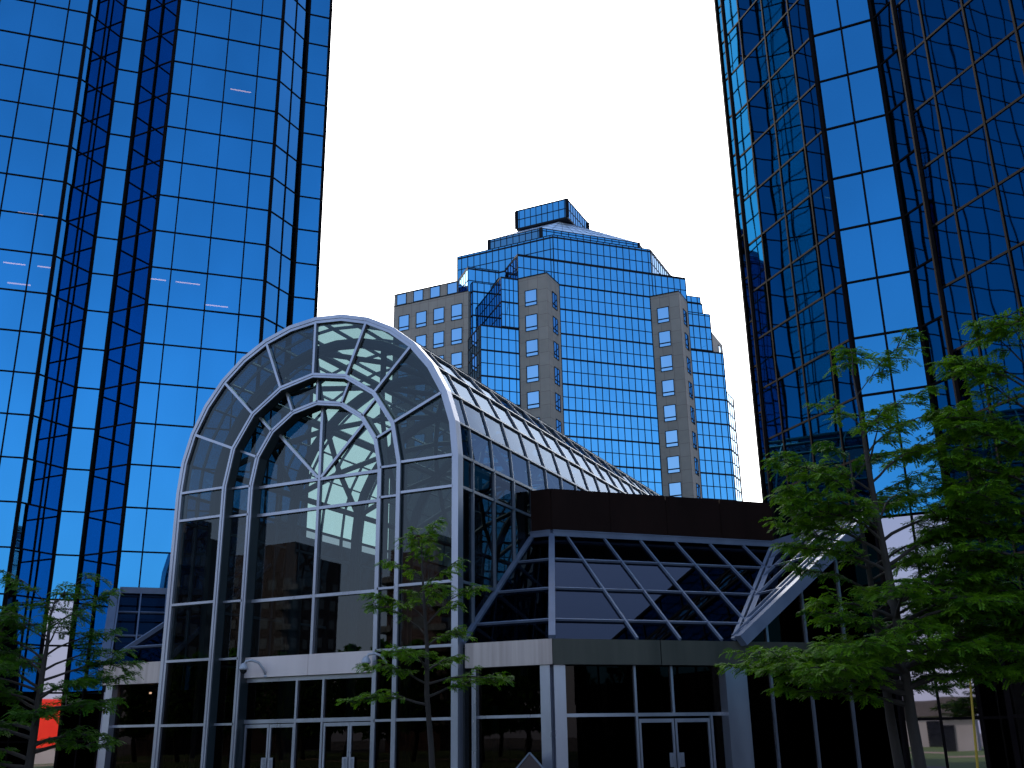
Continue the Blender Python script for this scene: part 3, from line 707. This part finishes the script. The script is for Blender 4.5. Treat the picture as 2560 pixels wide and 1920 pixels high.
# dome cameras on curved arms
def dome_camera(x, label):
    y = YA+0.24; t = thing('security_camera', label, 'security camera', (x, y, 3.6), 'dome cameras over the arched entrance')
    b = MB(); b.tube([(x+0.42, y+0.25, 3.42), (x+0.42, y+0.12, 3.6), (x+0.34, y-0.02, 3.78), (x+0.2, y-0.14, 3.84), (x+0.06, y-0.2, 3.82), (x, y-0.22, 3.72)], 0.035, 8)
    b.lathe([(0.0, 0.04), (0.07, 0.035), (0.075, -0.03), (0.0, -0.035)], (x+0.42, y+0.25, 3.42), 12); b.build('arm', M['white'], t, True)
    b = MB(); b.lathe([(0.02, 0.16), (0.08, 0.12), (0.125, 0.02), (0.125, -0.02), (0.10, -0.03)], (x, y-0.22, 3.62), 16); b.build('housing', M['white'], t, True)
    b = MB(); b.lathe([(0.10, -0.03), (0.085, -0.09), (0.045, -0.13), (0.0, -0.14)], (x, y-0.22, 3.62), 16); b.build('dome', M['black'], t, True)
dome_camera(-19.30, 'white dome camera on a curved arm at the left end of the pale lintel')
dome_camera(-15.30, 'white dome camera half hidden by leaves at the right end of the lintel')

# diamond sign on a post before the right wing
t = thing('road_sign', 'diamond shaped brown sign with a grey border in front of the dark ground floor glass', 'sign', (-10.55, 22.9, 0))
b = MB(); b.tube([(-10.55, 22.93, 0), (-10.55, 22.93, 1.35)], 0.025, 8); b.build('post', M['metal_dark'], t)
def rot(a, r): return [(-10.55+math.cos(a+i*math.pi/2)*r*0.9, math.sin(a+i*math.pi/2)*r*0.9+1.02) for i in range(4)]
b = MB(); P4 = rot(math.pi/2, 0.40)
b.hexa([(x, 22.90, z) for x, z in P4]+[(x, 22.915, z) for x, z in P4]); so = b.build('sign_plate', M['brick'], t)
b = MB()
for i in range(4): b.bar((P4[i][0], 22.9, P4[i][1]), (P4[(i+1)%4][0], 22.9, P4[(i+1)%4][1]), 0.035, 0.012, (0,-1,0), 0.02)
b.build('border', M['metal_dark'], so)

# yellow pole with a clamp
t = thing('pole', 'thin yellow pole with a small cross clamp standing by the right tree trunks', 'pole', (-0.97, 20.0, 0))
b = MB(); b.tube([(-0.98, 20.0, 0), (-0.72, 20.0, 4.05)], [0.024, 0.014], 8); b.build('shaft', M['yellow'], t)
b = MB(); b.tube([(-1.04, 19.96, 2.62), (-0.62, 19.92, 2.60)], 0.018, 6); b.box(-0.87, -0.78, 19.93, 20.05, 2.56, 2.67); b.build('clamp', M['yellow'], t)

# ------------------------------------------------------------------ TREES
VR = Vector((0.9038, 0.4280, 0)); VF = Vector((-0.4280, 0.9038, 0)); UP = Vector((0, 0, 1))
def adir(a): a = R_(a); return VR*math.cos(a) + VF*math.sin(a)

def frond(mb, p, d, L, rnd, n=8, lw=0.31):
    side = d.cross(UP)
    if side.length < 1e-3: side = VR.copy()
    side.normalize(); roll = rnd.uniform(-0.5, 0.5)
    nrm = side.cross(d).normalized(); side = (side*math.cos(roll)+nrm*math.sin(roll)).normalized()
    q = Vector(p); dd = Vector(d); st = L/n; ll = L*lw
    for i in range(n):
        dd = (dd + UP*-0.11).normalized(); q2 = q + dd*st
        s_ = ll*(1.0 if i < n-2 else 0.75)
        for sg in (1, -1):
            o = side*sg*0.85 + dd*0.5 + UP*rnd.uniform(-0.35, 0.1); o.normalize(); w = dd*(ll*0.24)
            m_ = q2 + o*s_*0.5; t = q2 + o*s_
            k = len(mb.v); mb.v += [tuple(q2), tuple(m_ - w), tuple(t), tuple(m_ + w)]; mb.f.append((k, k+1, k+2, k+3)); mb.m.append(0)
        q = q2

def grow(path_start, az, e0, e1, L, rnd, seg=0.16, droop=0.0):
    pts = [Vector(path_start)]; a = az; n = max(3, int(L/seg))
    for i in range(n):
        f = i/n; e = e0 + (e1-e0)*min(1, f*1.5) - droop*max(0, f-0.7)*3
        e += rnd.uniform(-9, 9); a += rnd.uniform(-9, 9)
        h = adir(a); d = h*math.cos(R_(e)) + UP*math.sin(R_(e)); pts.append(pts[-1] + d*(L/n))
    return pts, a

def make_tree(name, label, trunk, rad, limbs, seed, leaf, group=None, dens=1.0, fl=0.17, tw=0.6):
    rnd = random.Random(seed)
    t = thing(name, label, 'tree', tuple(trunk[0]), group)
    wood = MB(); wood.tube(trunk, rad, 10); lf = MB(); br = MB()
    def twig(p, a, e, L):
        pts, _ = grow(p, a, e, e-8, L, rnd, 0.09, 25)
        br.tube(pts, [0.007*(1-0.7*i/len(pts))+0.0015 for i in range(len(pts))], 4, cap=False)
        for i in range(1, len(pts)):
            d = (pts[i]-pts[i-1]).normalized(); az = math.degrees(math.atan2(d.dot(VF), d.dot(VR)))
            for k in range(4 if rnd.random() < dens else 3):
                aa = az + rnd.choice((1, -1))*rnd.uniform(25, 85)
                h = adir(aa)*math.cos(R_(15)) + UP*math.sin(R_(rnd.uniform(-5, 40)))
                frond(lf, pts[i].lerp(pts[i-1], rnd.random()), h.normalized(), fl*rnd.uniform(0.7, 1.25), rnd)
        frond(lf, pts[-1], d, fl, rnd)
    def limb(p, a, e0, e1, L, r, depth=0):
        pts, aend = grow(p, a, e0, e1, L, rnd, 0.16, 12)
        (wood if depth == 0 and r > 0.02 else br).tube(pts, [max(0.004, r*(1-0.85*i/(len(pts)-1))) for i in range(len(pts))], 6, cap=False)
        n = len(pts)-1; sd = 1
        for i in range(1, n+1):
            f = i/n
            if f < 0.22: continue
            d = (pts[i]-pts[i-1]).normalized(); az = math.degrees(math.atan2(d.dot(VF), d.dot(VR)))
            if depth == 0 and L > 1.5 and i % 4 == 1 and f < 0.85:
                limb(pts[i], az + sd*rnd.uniform(30, 60), rnd.uniform(5, 35), rnd.uniform(-5, 12), L*rnd.uniform(0.30, 0.5)*(1.15-f*0.6), r*0.4, 1)
                sd = -sd
            for q in range(2 if rnd.random() < 0.75*dens else 1):
                twig(pts[i], az + sd*rnd.uniform(25, 75), rnd.uniform(-5, 30), tw*rnd.uniform(0.4, 1.0)*(1.1-0.5*f)); sd = -sd
    for (h, a, e0, e1, L) in limbs:
        # position on the trunk at height fraction h
        k = h*(len(trunk)-1); i = min(int(k), len(trunk)-2); p = Vector(trunk[i]).lerp(Vector(trunk[i+1]), k-i)
        r = rad[i] + (rad[i+1]-rad[i])*(k-i)
        limb(p, a, e0, e1, L, r*0.55)
    wood.build('trunk', M['bark'], t, True)
    cr = lf.build('crown', leaf, t)
    br.build('twigs', M['bark'], cr)
    return t

def TP(D, px, pyz):  # trunk points (distance, image column in photo pixels, height)
    out = []
    for x, z in pyz:
        h = VF*D + VR*((x-1280)/2560*0.98*D); out.append((h.x, h.y, z))
    return out
def trunkpts(x, y, lean, hts, rnd):
    return [(x+VR.x*lean*z+rnd.uniform(-0.02, 0.02), y+VR.y*lean*z+rnd.uniform(-0.02, 0.02), z) for z in hts]
rn = random.Random(5)
# small tree in front of the arch
tr = trunkpts(-8.42, 14.78, -0.055, [0, 0.8, 1.6, 2.4, 3.1, 3.7, 4.3, 4.8], rn)
rd = [0.055, 0.05, 0.046, 0.042, 0.034, 0.026, 0.016, 0.008]
make_tree('locust_tree', 'young slender tree with thin trunk and feathery leaf tiers, in front of the arched front', tr, rd, [
    (0.40, 172, 12, 2, 1.25), (0.42, 8, 28, 4, 1.25), (0.46, 200, 25, 5, 1.0), (0.46, 340, 15, -2, 1.15), (0.50, 60, 30, 10, 0.8), (0.50, 250, 30, 10, 0.8), (0.52, 150, 20, 5, 0.7),
    (0.58, 20, 30, 10, 0.7), (0.62, 185, 40, 14, 0.95), (0.66, 10, 50, 30, 1.05), (0.68, 190, 40, 12, 0.9), (0.72, 110, 40, 20, 0.55), (0.74, 300, 40, 20, 0.5),
    (0.80, 30, 50, 25, 0.6), (0.84, 170, 45, 22, 0.6), (0.9, 80, 60, 40, 0.4), (0.95, 220, 60, 40, 0.45), (0.99, 20, 70, 60, 0.35)], 11, M['leaf'], dens=0.8, fl=0.15, tw=0.42)
# left tree
tr = trunkpts(-11.42, 9.72, 0.02, [0, 0.8, 1.5, 2.1, 2.55, 3.0, 3.35, 3.6], rn)
rd = [0.065, 0.06, 0.052, 0.044, 0.034, 0.024, 0.014, 0.007]
make_tree('locust_tree', 'dark green tree at the left edge before the left tower, branches in flat tiers', tr, rd, [
    (0.30, 185, 15, 0, 1.3), (0.34, 0, 18, -2, 0.75), (0.38, 160, 20, 0, 1.2), (0.40, 300, 20, 0, 0.9), (0.44, 45, 20, 5, 0.9), (0.47, 180, 20, 2, 1.1), (0.50, 5, 22, 4, 0.95), (0.53, 230, 25, 8, 0.9),
    (0.58, 140, 25, 6, 1.0), (0.60, 10, 30, 10, 0.85), (0.64, 190, 30, 10, 1.0), (0.70, 320, 30, 10, 0.8), (0.74, 170, 40, 20, 0.9), (0.78, 15, 44, 26, 0.8), (0.84, 100, 50, 30, 0.5), (0.88, 200, 50, 30, 0.7),
    (0.93, 20, 60, 40, 0.5), (0.28, 170, 12, 0, 1.1), (0.32, 30, 14, 0, 0.8), (0.36, 200, 18, 2, 1.2), (0.42, 350, 18, 0, 0.95), (0.45, 150, 20, 4, 1.1), (0.49, 330, 20, 4, 0.9), (0.52, 195, 22, 6, 1.1), (0.56, 20, 26, 8, 1.0), (0.62, 170, 28, 8, 1.0), (0.66, 345, 30, 10, 0.9), (0.72, 200, 36, 14, 0.8)], 23, M['leaf_b'], dens=0.95, fl=0.15, tw=0.46)
# right trees
tr = trunkpts(-1.22, 13.95, -0.035, [0, 1.0, 1.9, 2.7, 3.4, 4.2, 5.0, 5.8, 6.4], rn)
rd = [0.085, 0.075, 0.068, 0.06, 0.05, 0.04, 0.03, 0.018, 0.008]
RG_ = 'big locust trees before the right tower'
make_tree('locust_tree', 'big leafy tree before the right tower whose branches reach furthest left over the pavilion wing', tr, rd, [
    (0.27, 182, 12, 2, 1.5), (0.29, 198, 16, 3, 1.8), (0.30, 172, 20, 4, 2.1), (0.31, 185, 14, 0, 1.8), (0.30, 330, 15, 0, 1.5), (0.32, 80, 18, 4, 1.6), (0.33, 220, 14, 3, 1.6), (0.33, 160, 18, 4, 1.5), (0.33, 60, 14, 2, 1.3), (0.34, 290, 14, 2, 1.2), (0.34, 15, 10, 0, 1.4), (0.37, 130, 18, 4, 1.0), (0.38, 270, 20, 6, 1.0), (0.40, 175, 24, 8, 0.9), (0.44, 190, 28, 10, 0.9), (0.47, 330, 24, 6, 1.2),
    (0.36, 355, 20, 5, 1.8), (0.40, 300, 25, 5, 1.5), (0.42, 20, 25, 8, 1.8), (0.44, 250, 20, 8, 1.1), (0.46, 100, 28, 10, 1.3),
    (0.54, 184, 34, 8, 1.3), (0.57, 165, 36, 8, 1.4), (0.60, 200, 36, 10, 1.3), (0.55, 345, 30, 10, 1.7), (0.62, 175, 40, 12, 1.25), (0.60, 10, 34, 10, 1.7), (0.62, 210, 40, 15, 1.3), (0.64, 60, 35, 15, 1.3),
    (0.66, 182, 45, 18, 1.4), (0.70, 165, 42, 16, 1.0), (0.72, 5, 40, 15, 1.6), (0.76, 280, 40, 20, 0.9), (0.78, 350, 42, 15, 1.4), (0.82, 20, 50, 25, 1.3), (0.84, 150, 50, 30, 0.6), (0.92, 340, 55, 35, 1.0), (0.97, 60, 60, 40, 0.8)],
    37, M['leaf'], RG_, 0.95, 0.16, 0.5)
tr = trunkpts(-1.62, 15.3, -0.03, [0, 1.0, 1.9, 2.7, 3.4, 4.2, 5.0, 5.6], rn)
rd = [0.075, 0.07, 0.062, 0.052, 0.042, 0.032, 0.02, 0.008]
make_tree('locust_tree', 'tree with the leftmost of the right hand trunks, its crown mixed into the bigger one', tr, rd, [
    (0.36, 175, 14, 0, 1.0), (0.38, 10, 20, 5, 1.9), (0.34, 40, 12, 0, 1.2), (0.35, 300, 12, 0, 1.2), (0.41, 100, 18, 4, 1.0), (0.43, 250, 20, 6, 1.0), (0.47, 60, 22, 6, 1.2), (0.49, 310, 24, 6, 1.2), (0.50, 185, 28, 8, 0.9), (0.46, 340, 25, 8, 1.9), (0.60, 150, 34, 12, 1.1), (0.55, 30, 30, 10, 1.6), (0.66, 190, 32, 10, 1.1), (0.66, 5, 35, 12, 1.6),
    (0.72, 170, 40, 15, 1.0), (0.80, 350, 45, 20, 1.2), (0.9, 20, 50, 30, 0.9), (0.97, 160, 55, 40, 0.5), (0.40, 330, 20, 4, 1.8), (0.44, 20, 25, 6, 1.8), (0.52, 0, 28, 8, 1.8), (0.57, 345, 30, 10, 1.7), (0.63, 15, 34, 12, 1.6), (0.69, 185, 38, 15, 1.1), (0.76, 0, 40, 15, 1.5)], 41, M['leaf_b'], RG_, 0.8, 0.16, 0.5)
tr = trunkpts(0.75, 14.6, 0.0, [0, 1.0, 2.0, 3.0, 4.0, 5.0, 6.0, 6.9], rn)
rd = [0.11, 0.10, 0.09, 0.08, 0.065, 0.05, 0.03, 0.012]
make_tree('locust_tree', 'tall leafy tree at the right edge of the view, reaching highest of all the trees', tr, rd, [
    (0.32, 180, 8, 0, 1.5), (0.34, 150, 10, 0, 1.3), (0.36, 200, 10, 0, 1.5), (0.40, 185, 15, 2, 1.7), (0.42, 240, 15, 2, 1.5), (0.45, 160, 20, 5, 1.6), (0.5, 200, 25, 6, 1.7), (0.52, 100, 20, 5, 1.3), (0.56, 180, 25, 8, 1.6), (0.6, 150, 28, 8, 1.5), (0.64, 210, 30, 10, 1.5), (0.68, 250, 30, 10, 1.2),
    (0.72, 175, 35, 12, 1.5), (0.76, 140, 35, 15, 1.1), (0.80, 195, 40, 18, 1.2), (0.86, 160, 45, 20, 0.95), (0.92, 220, 50, 25, 0.8), (0.97, 100, 60, 40, 0.5), (0.38, 170, 12, 0, 1.6), (0.43, 190, 16, 4, 1.9), (0.48, 175, 22, 6, 1.8), (0.54, 160, 24, 6, 1.6), (0.58, 195, 28, 8, 1.7), (0.62, 180, 28, 8, 1.6), (0.67, 165, 30, 10, 1.5), (0.70, 195, 34, 12, 1.5), (0.74, 185, 36, 14, 1.4), (0.84, 180, 42, 18, 1.2), (0.9, 190, 50, 25, 0.9)], 53, M['leaf'], RG_, 0.95, 0.16, 0.5)
# trees further off, on the lawn behind the viewer; the glass fronts show them
rn = random.Random(9)
def far_tree(x, y, h, seed):
    r2 = random.Random(seed)
    tr = [(x+r2.uniform(-.2,.2), y+r2.uniform(-.2,.2), h*f) for f in (0, .2, .4, .6, .8, .95)]
    t = thing('lawn_tree', 'dark full tree on the lawn opposite the towers, seen only in their glass', 'tree', tr[0], 'trees on the lawn opposite the towers')
    w = MB(); w.tube(tr, [0.2, .17, .13, .1, .06, .02], 8); w.build('trunk', M['bark'], t, True)
    lf = MB()
    for i in range(1500):
        f = r2.random(); z = h*(0.25+0.78*f); rr = h*0.3*math.sqrt(max(0.02, 1-(2*f-0.7)**2*0.6))*(r2.random()**0.5)*(0.6+0.4*math.sin(i*0.37))
        a = r2.uniform(0, 6.283); p = Vector((x+rr*math.cos(a), y+rr*math.sin(a), z))
        u = Vector((r2.gauss(0,1), r2.gauss(0,1), r2.gauss(0,1))).normalized(); v = u.orthogonal().normalized(); s_ = h*0.035
        lf.face([p-u*s_, p-v*s_*.6, p+u*s_, p+v*s_*.6])
    lf.build('crown', M['leaf_b'], t)
    return t
ft = far_tree(-32, -22, 8.5, 1)
for i, (x, y, sc) in enumerate([(-38, -26, 1.0), (-46, -24, 0.8), (-27, -30, 0.9), (-52, -34, 1.1), (-20, -38, 0.8), (-60, -40, 1.2), (26, -22, 0.8), (34, -28, 0.9), (-68, -48, 1.1), (-43, -40, 1.0), (44, -20, 1.0), (-14, -30, 0.6), (5, -5.5, 0.75), (11, -11, 0.8), (-16, -24, 0.9), (-20, -20, 0.75), (-24, -24, 1.0), (-29, -26, 0.85), (-35, -21, 0.9), (-41, -22, 1.0), (-49, -29, 1.1), (-56, -28, 0.9), (-62, -33, 1.1), (-70, -36, 1.2), (-78, -40, 1.2), (-1, -25, 0.8), (3, -20, 0.7), (18, -16, 0.8), (21, -20, 0.9), (29, -18, 0.9), (38, -17, 1.0), (-66, -25, 1.0), (-75, -28, 1.1)]):
    c = copy_tree(ft); c.location = (x, y, 0); c.scale = (sc, sc, sc); c.rotation_euler = (0, 0, i*1.3)

# ------------------------------------------------------------------ GROUND AND THE FAR SIDE
b = MB(); b.box(-700, 700, -700, 700, -0.5, 0.0); o = b.build('ground', M['city']); o['kind'] = 'structure'
b = MB(); b.face([(-120, -75, 0.004), (80, -75, 0.004), (80, 3.5, 0.004), (-120, 3.5, 0.004)]); o = b.build('lawn', M['grass']); o['kind'] = 'structure'
b = MB(); b.face([(-70, 4, 0.004), (45, 4, 0.004), (45, 75, 0.004), (-70, 75, 0.004)]); o = b.build('plaza_pavement', M['paving']); o['kind'] = 'structure'
b = MB(); b.face([(-90, -34, 0.008), (60, -24, 0.008), (60, -20, 0.008), (-90, -29, 0.008)]); o = b.build('path', M['path']); o['kind'] = 'structure'

def apartment(label, x0, y0, w, dp, h, mat, seed):
    t = thing('apartment_building', label, 'apartment block', (x0, y0, 0), 'apartment blocks opposite the towers')
    b = MB(); b.box(x0-w/2, x0+w/2, y0-dp/2, y0+dp/2, 0, h); b.box(x0-w*0.2, x0+w*0.3, y0-dp*0.25, y0+dp*0.3, h, h+2.6); b.build('wall', mat, t)
    n = int(h/3.0); bw = MB(); bs = MB()
    for k in range(1, n):
        z = k*3.0
        for i in range(int(w/3)):
            x = x0-w/2+1.5+3*i
            bw.box(x-0.8, x+0.8, y0+dp/2, y0+dp/2+0.03, z+0.4, z+1.9)
        for i in range(int(dp/3)):
            y = y0-dp/2+1.5+3*i
            bw.box(x0+w/2, x0+w/2+0.03, y-0.7, y+0.7, z+0.4, z+1.9)
        for sx in (-1, 1):
            xx = x0+sx*(w/2); bs.box(xx-1.4, xx+1.4, y0+dp/2-2.5, y0+dp/2+1.3, z-0.1, z+0.1)
            bs.box(xx-1.4, xx+1.4, y0+dp/2+1.22, y0+dp/2+1.3, z+0.1, z+0.7)
    bw.build('window', M['dark_win'], t); bs.build('balcony', M['slab'], t)
apartment('brown brick block, the widest one reflected in the arched front', -105.5, -88, 12, 12, 29.5, M['brick'], 1)
apartment('slim dark brick block reflected in the outer left glass of the arch', -103.5, -64, 6, 9, 28.5, M['brick'], 2)
apartment('red brown brick block reflected low in the right glass of the arch', -70.5, -76, 8, 10, 25.5, M['brick_b'], 3)
t = thing('low_building', 'low pale building with grey roof on the lawn, reflected beside the tree trunks', 'building', (-9.5, -50, 0))
b = MB(); b.box(-17, -5, -56, -50, 0, 3.1); b.build('wall', M['pale_wall'], t); b = MB(); b.box(-17.5, -4.5, -56.5, -49.5, 3.1, 4.5); b.build('roof', M['slab'], t)
b = MB(); b.box(-8.6, -6.9, -49.98, -49.9, 0, 2.3); b.build('door', M['dark_win'], t)
t = thing('red_building', 'bright red building reflected low in the left tower glass', 'building', (22, -36, 0))
b = MB(); b.prism([(20.4, -35.3), (23.6, -32.5), (30, -39), (26.5, -42)][::-1], 1.6, 6.6); b.build('wall', M['red'], t)
b = MB(); b.prism([(20.7, -35.3), (23.5, -32.8), (29.7, -39), (26.5, -41.7)][::-1], 0, 1.6); b.build('base', M['pale_wall'], t)

# ------------------------------------------------------------------ SKY, SUN, CAMERA
w = bpy.data.worlds.new("World"); scn.world = w; w.use_nodes = True
nt = w.node_tree; nt.nodes.clear()
SUN_AZ = -58.0; SUN_EL = 42.0      # azimuth from +Y, clockwise
out = nt.nodes.new('ShaderNodeOutputWorld'); bg = nt.nodes.new('ShaderNodeBackground')
sky = nt.nodes.new('ShaderNodeTexSky'); sky.sky_type = 'NISHITA'; sky.sun_disc = False
sky.sun_elevation = R_(SUN_EL); sky.sun_rotation = R_(SUN_AZ); sky.air_density = 1.0; sky.dust_density = 1.6; sky.ozone_density = 2.0
bg.inputs['Strength'].default_value = 0.15
nt.links.new(sky.outputs[0], bg.inputs['Color'])
tcz = nt.nodes.new('ShaderNodeTexCoord'); sz = nt.nodes.new('ShaderNodeSeparateXYZ'); nt.links.new(tcz.outputs['Generated'], sz.inputs[0])
hz = nt.nodes.new('ShaderNodeMapRange'); hz.interpolation_type = 'SMOOTHSTEP'; hz.inputs['From Min'].default_value = 0.0; hz.inputs['From Max'].default_value = 0.42
hz.inputs['To Min'].default_value = 0.75; hz.inputs['To Max'].default_value = 0.0; nt.links.new(sz.outputs['Z'], hz.inputs['Value'])
bgh = nt.nodes.new('ShaderNodeBackground'); bgh.inputs['Color'].default_value = (0.40, 0.44, 0.60, 1); bgh.inputs['Strength'].default_value = 1.0
mxh = nt.nodes.new('ShaderNodeMixShader'); nt.links.new(hz.outputs['Result'], mxh.inputs[0]); nt.links.new(bg.outputs[0], mxh.inputs[1]); nt.links.new(bgh.outputs[0], mxh.inputs[2])
# bright thin cloud veil filling the part of the sky ahead, towards the sun
bg2 = nt.nodes.new('ShaderNodeBackground'); bg2.inputs['Color'].default_value = (1.0, 1.0, 1.0, 1); bg2.inputs['Strength'].default_value = 2.0
tc = nt.nodes.new('ShaderNodeTexCoord'); dt = nt.nodes.new('ShaderNodeVectorMath'); dt.operation = 'DOT_PRODUCT'
va = R_(-30.0); ve = R_(14)
dt.inputs[1].default_value = (math.sin(va)*math.cos(ve), math.cos(va)*math.cos(ve), math.sin(ve))
nrm = nt.nodes.new('ShaderNodeVectorMath'); nrm.operation = 'NORMALIZE'; nt.links.new(tc.outputs['Generated'], nrm.inputs[0])
nt.links.new(nrm.outputs[0], dt.inputs[0])
cn = noise(nt, 2.0, 4, nrm.outputs[0])
ad = nt.nodes.new('ShaderNodeMath'); ad.operation = 'MULTIPLY_ADD'; ad.inputs[1].default_value = 0.03; nt.links.new(cn.outputs['Fac'], ad.inputs[0]); nt.links.new(dt.outputs['Value'], ad.inputs[2])
mr = nt.nodes.new('ShaderNodeMapRange'); mr.interpolation_type = 'SMOOTHSTEP'
mr.inputs['From Min'].default_value = 0.70; mr.inputs['From Max'].default_value = 0.80
nt.links.new(ad.outputs[0], mr.inputs['Value'])
mx = nt.nodes.new('ShaderNodeMixShader'); nt.links.new(mr.outputs['Result'], mx.inputs[0]); nt.links.new(mxh.outputs[0], mx.inputs[1]); nt.links.new(bg2.outputs[0], mx.inputs[2])
nt.links.new(mx.outputs[0], out.inputs['Surface'])

sl = bpy.data.lights.new('sun', 'SUN'); sl.energy = 2.0; sl.angle = R_(0.5); sl.color = (1.0, 0.94, 0.85)
so = bpy.data.objects.new('sun', sl); col.objects.link(so)
sd = Vector((math.sin(R_(SUN_AZ))*math.cos(R_(SUN_EL)), math.cos(R_(SUN_AZ))*math.cos(R_(SUN_EL)), math.sin(R_(SUN_EL))))
so.rotation_euler = sd.to_track_quat('Z', 'Y').to_euler(); so.location = (-60, 60, 120)

TH = math.atan(880/2560); AZ = R_(25.34); RO = R_(-0.95)
fw = Vector((-math.sin(AZ)*math.cos(TH), math.cos(AZ)*math.cos(TH), math.sin(TH))); r0 = Vector((math.cos(AZ), math.sin(AZ), 0)); u0 = r0.cross(fw)
rt = r0*math.cos(RO)+u0*math.sin(RO); up = u0*math.cos(RO)-r0*math.sin(RO)
cam = bpy.data.cameras.new('camera'); cam.sensor_width = 36; cam.lens = 36.0; cam.clip_end = 3000; cam.clip_start = 0.1
co = bpy.data.objects.new('camera', cam); col.objects.link(co); co.location = (0, 0, 1.75)
co.matrix_world = Matrix(((rt.x, up.x, -fw.x, 0), (rt.y, up.y, -fw.y, 0), (rt.z, up.z, -fw.z, 1.75), (0, 0, 0, 1)))
scn.camera = co
scn.view_settings.view_transform = 'Standard'; scn.view_settings.look = 'None'; scn.view_settings.exposure = 1.3; scn.view_settings.gamma = 1.0
scn.cycles.max_bounces = 10; scn.cycles.glossy_bounces = 6; scn.cycles.transparent_max_bounces = 14
scn.cycles.diffuse_bounces = 3
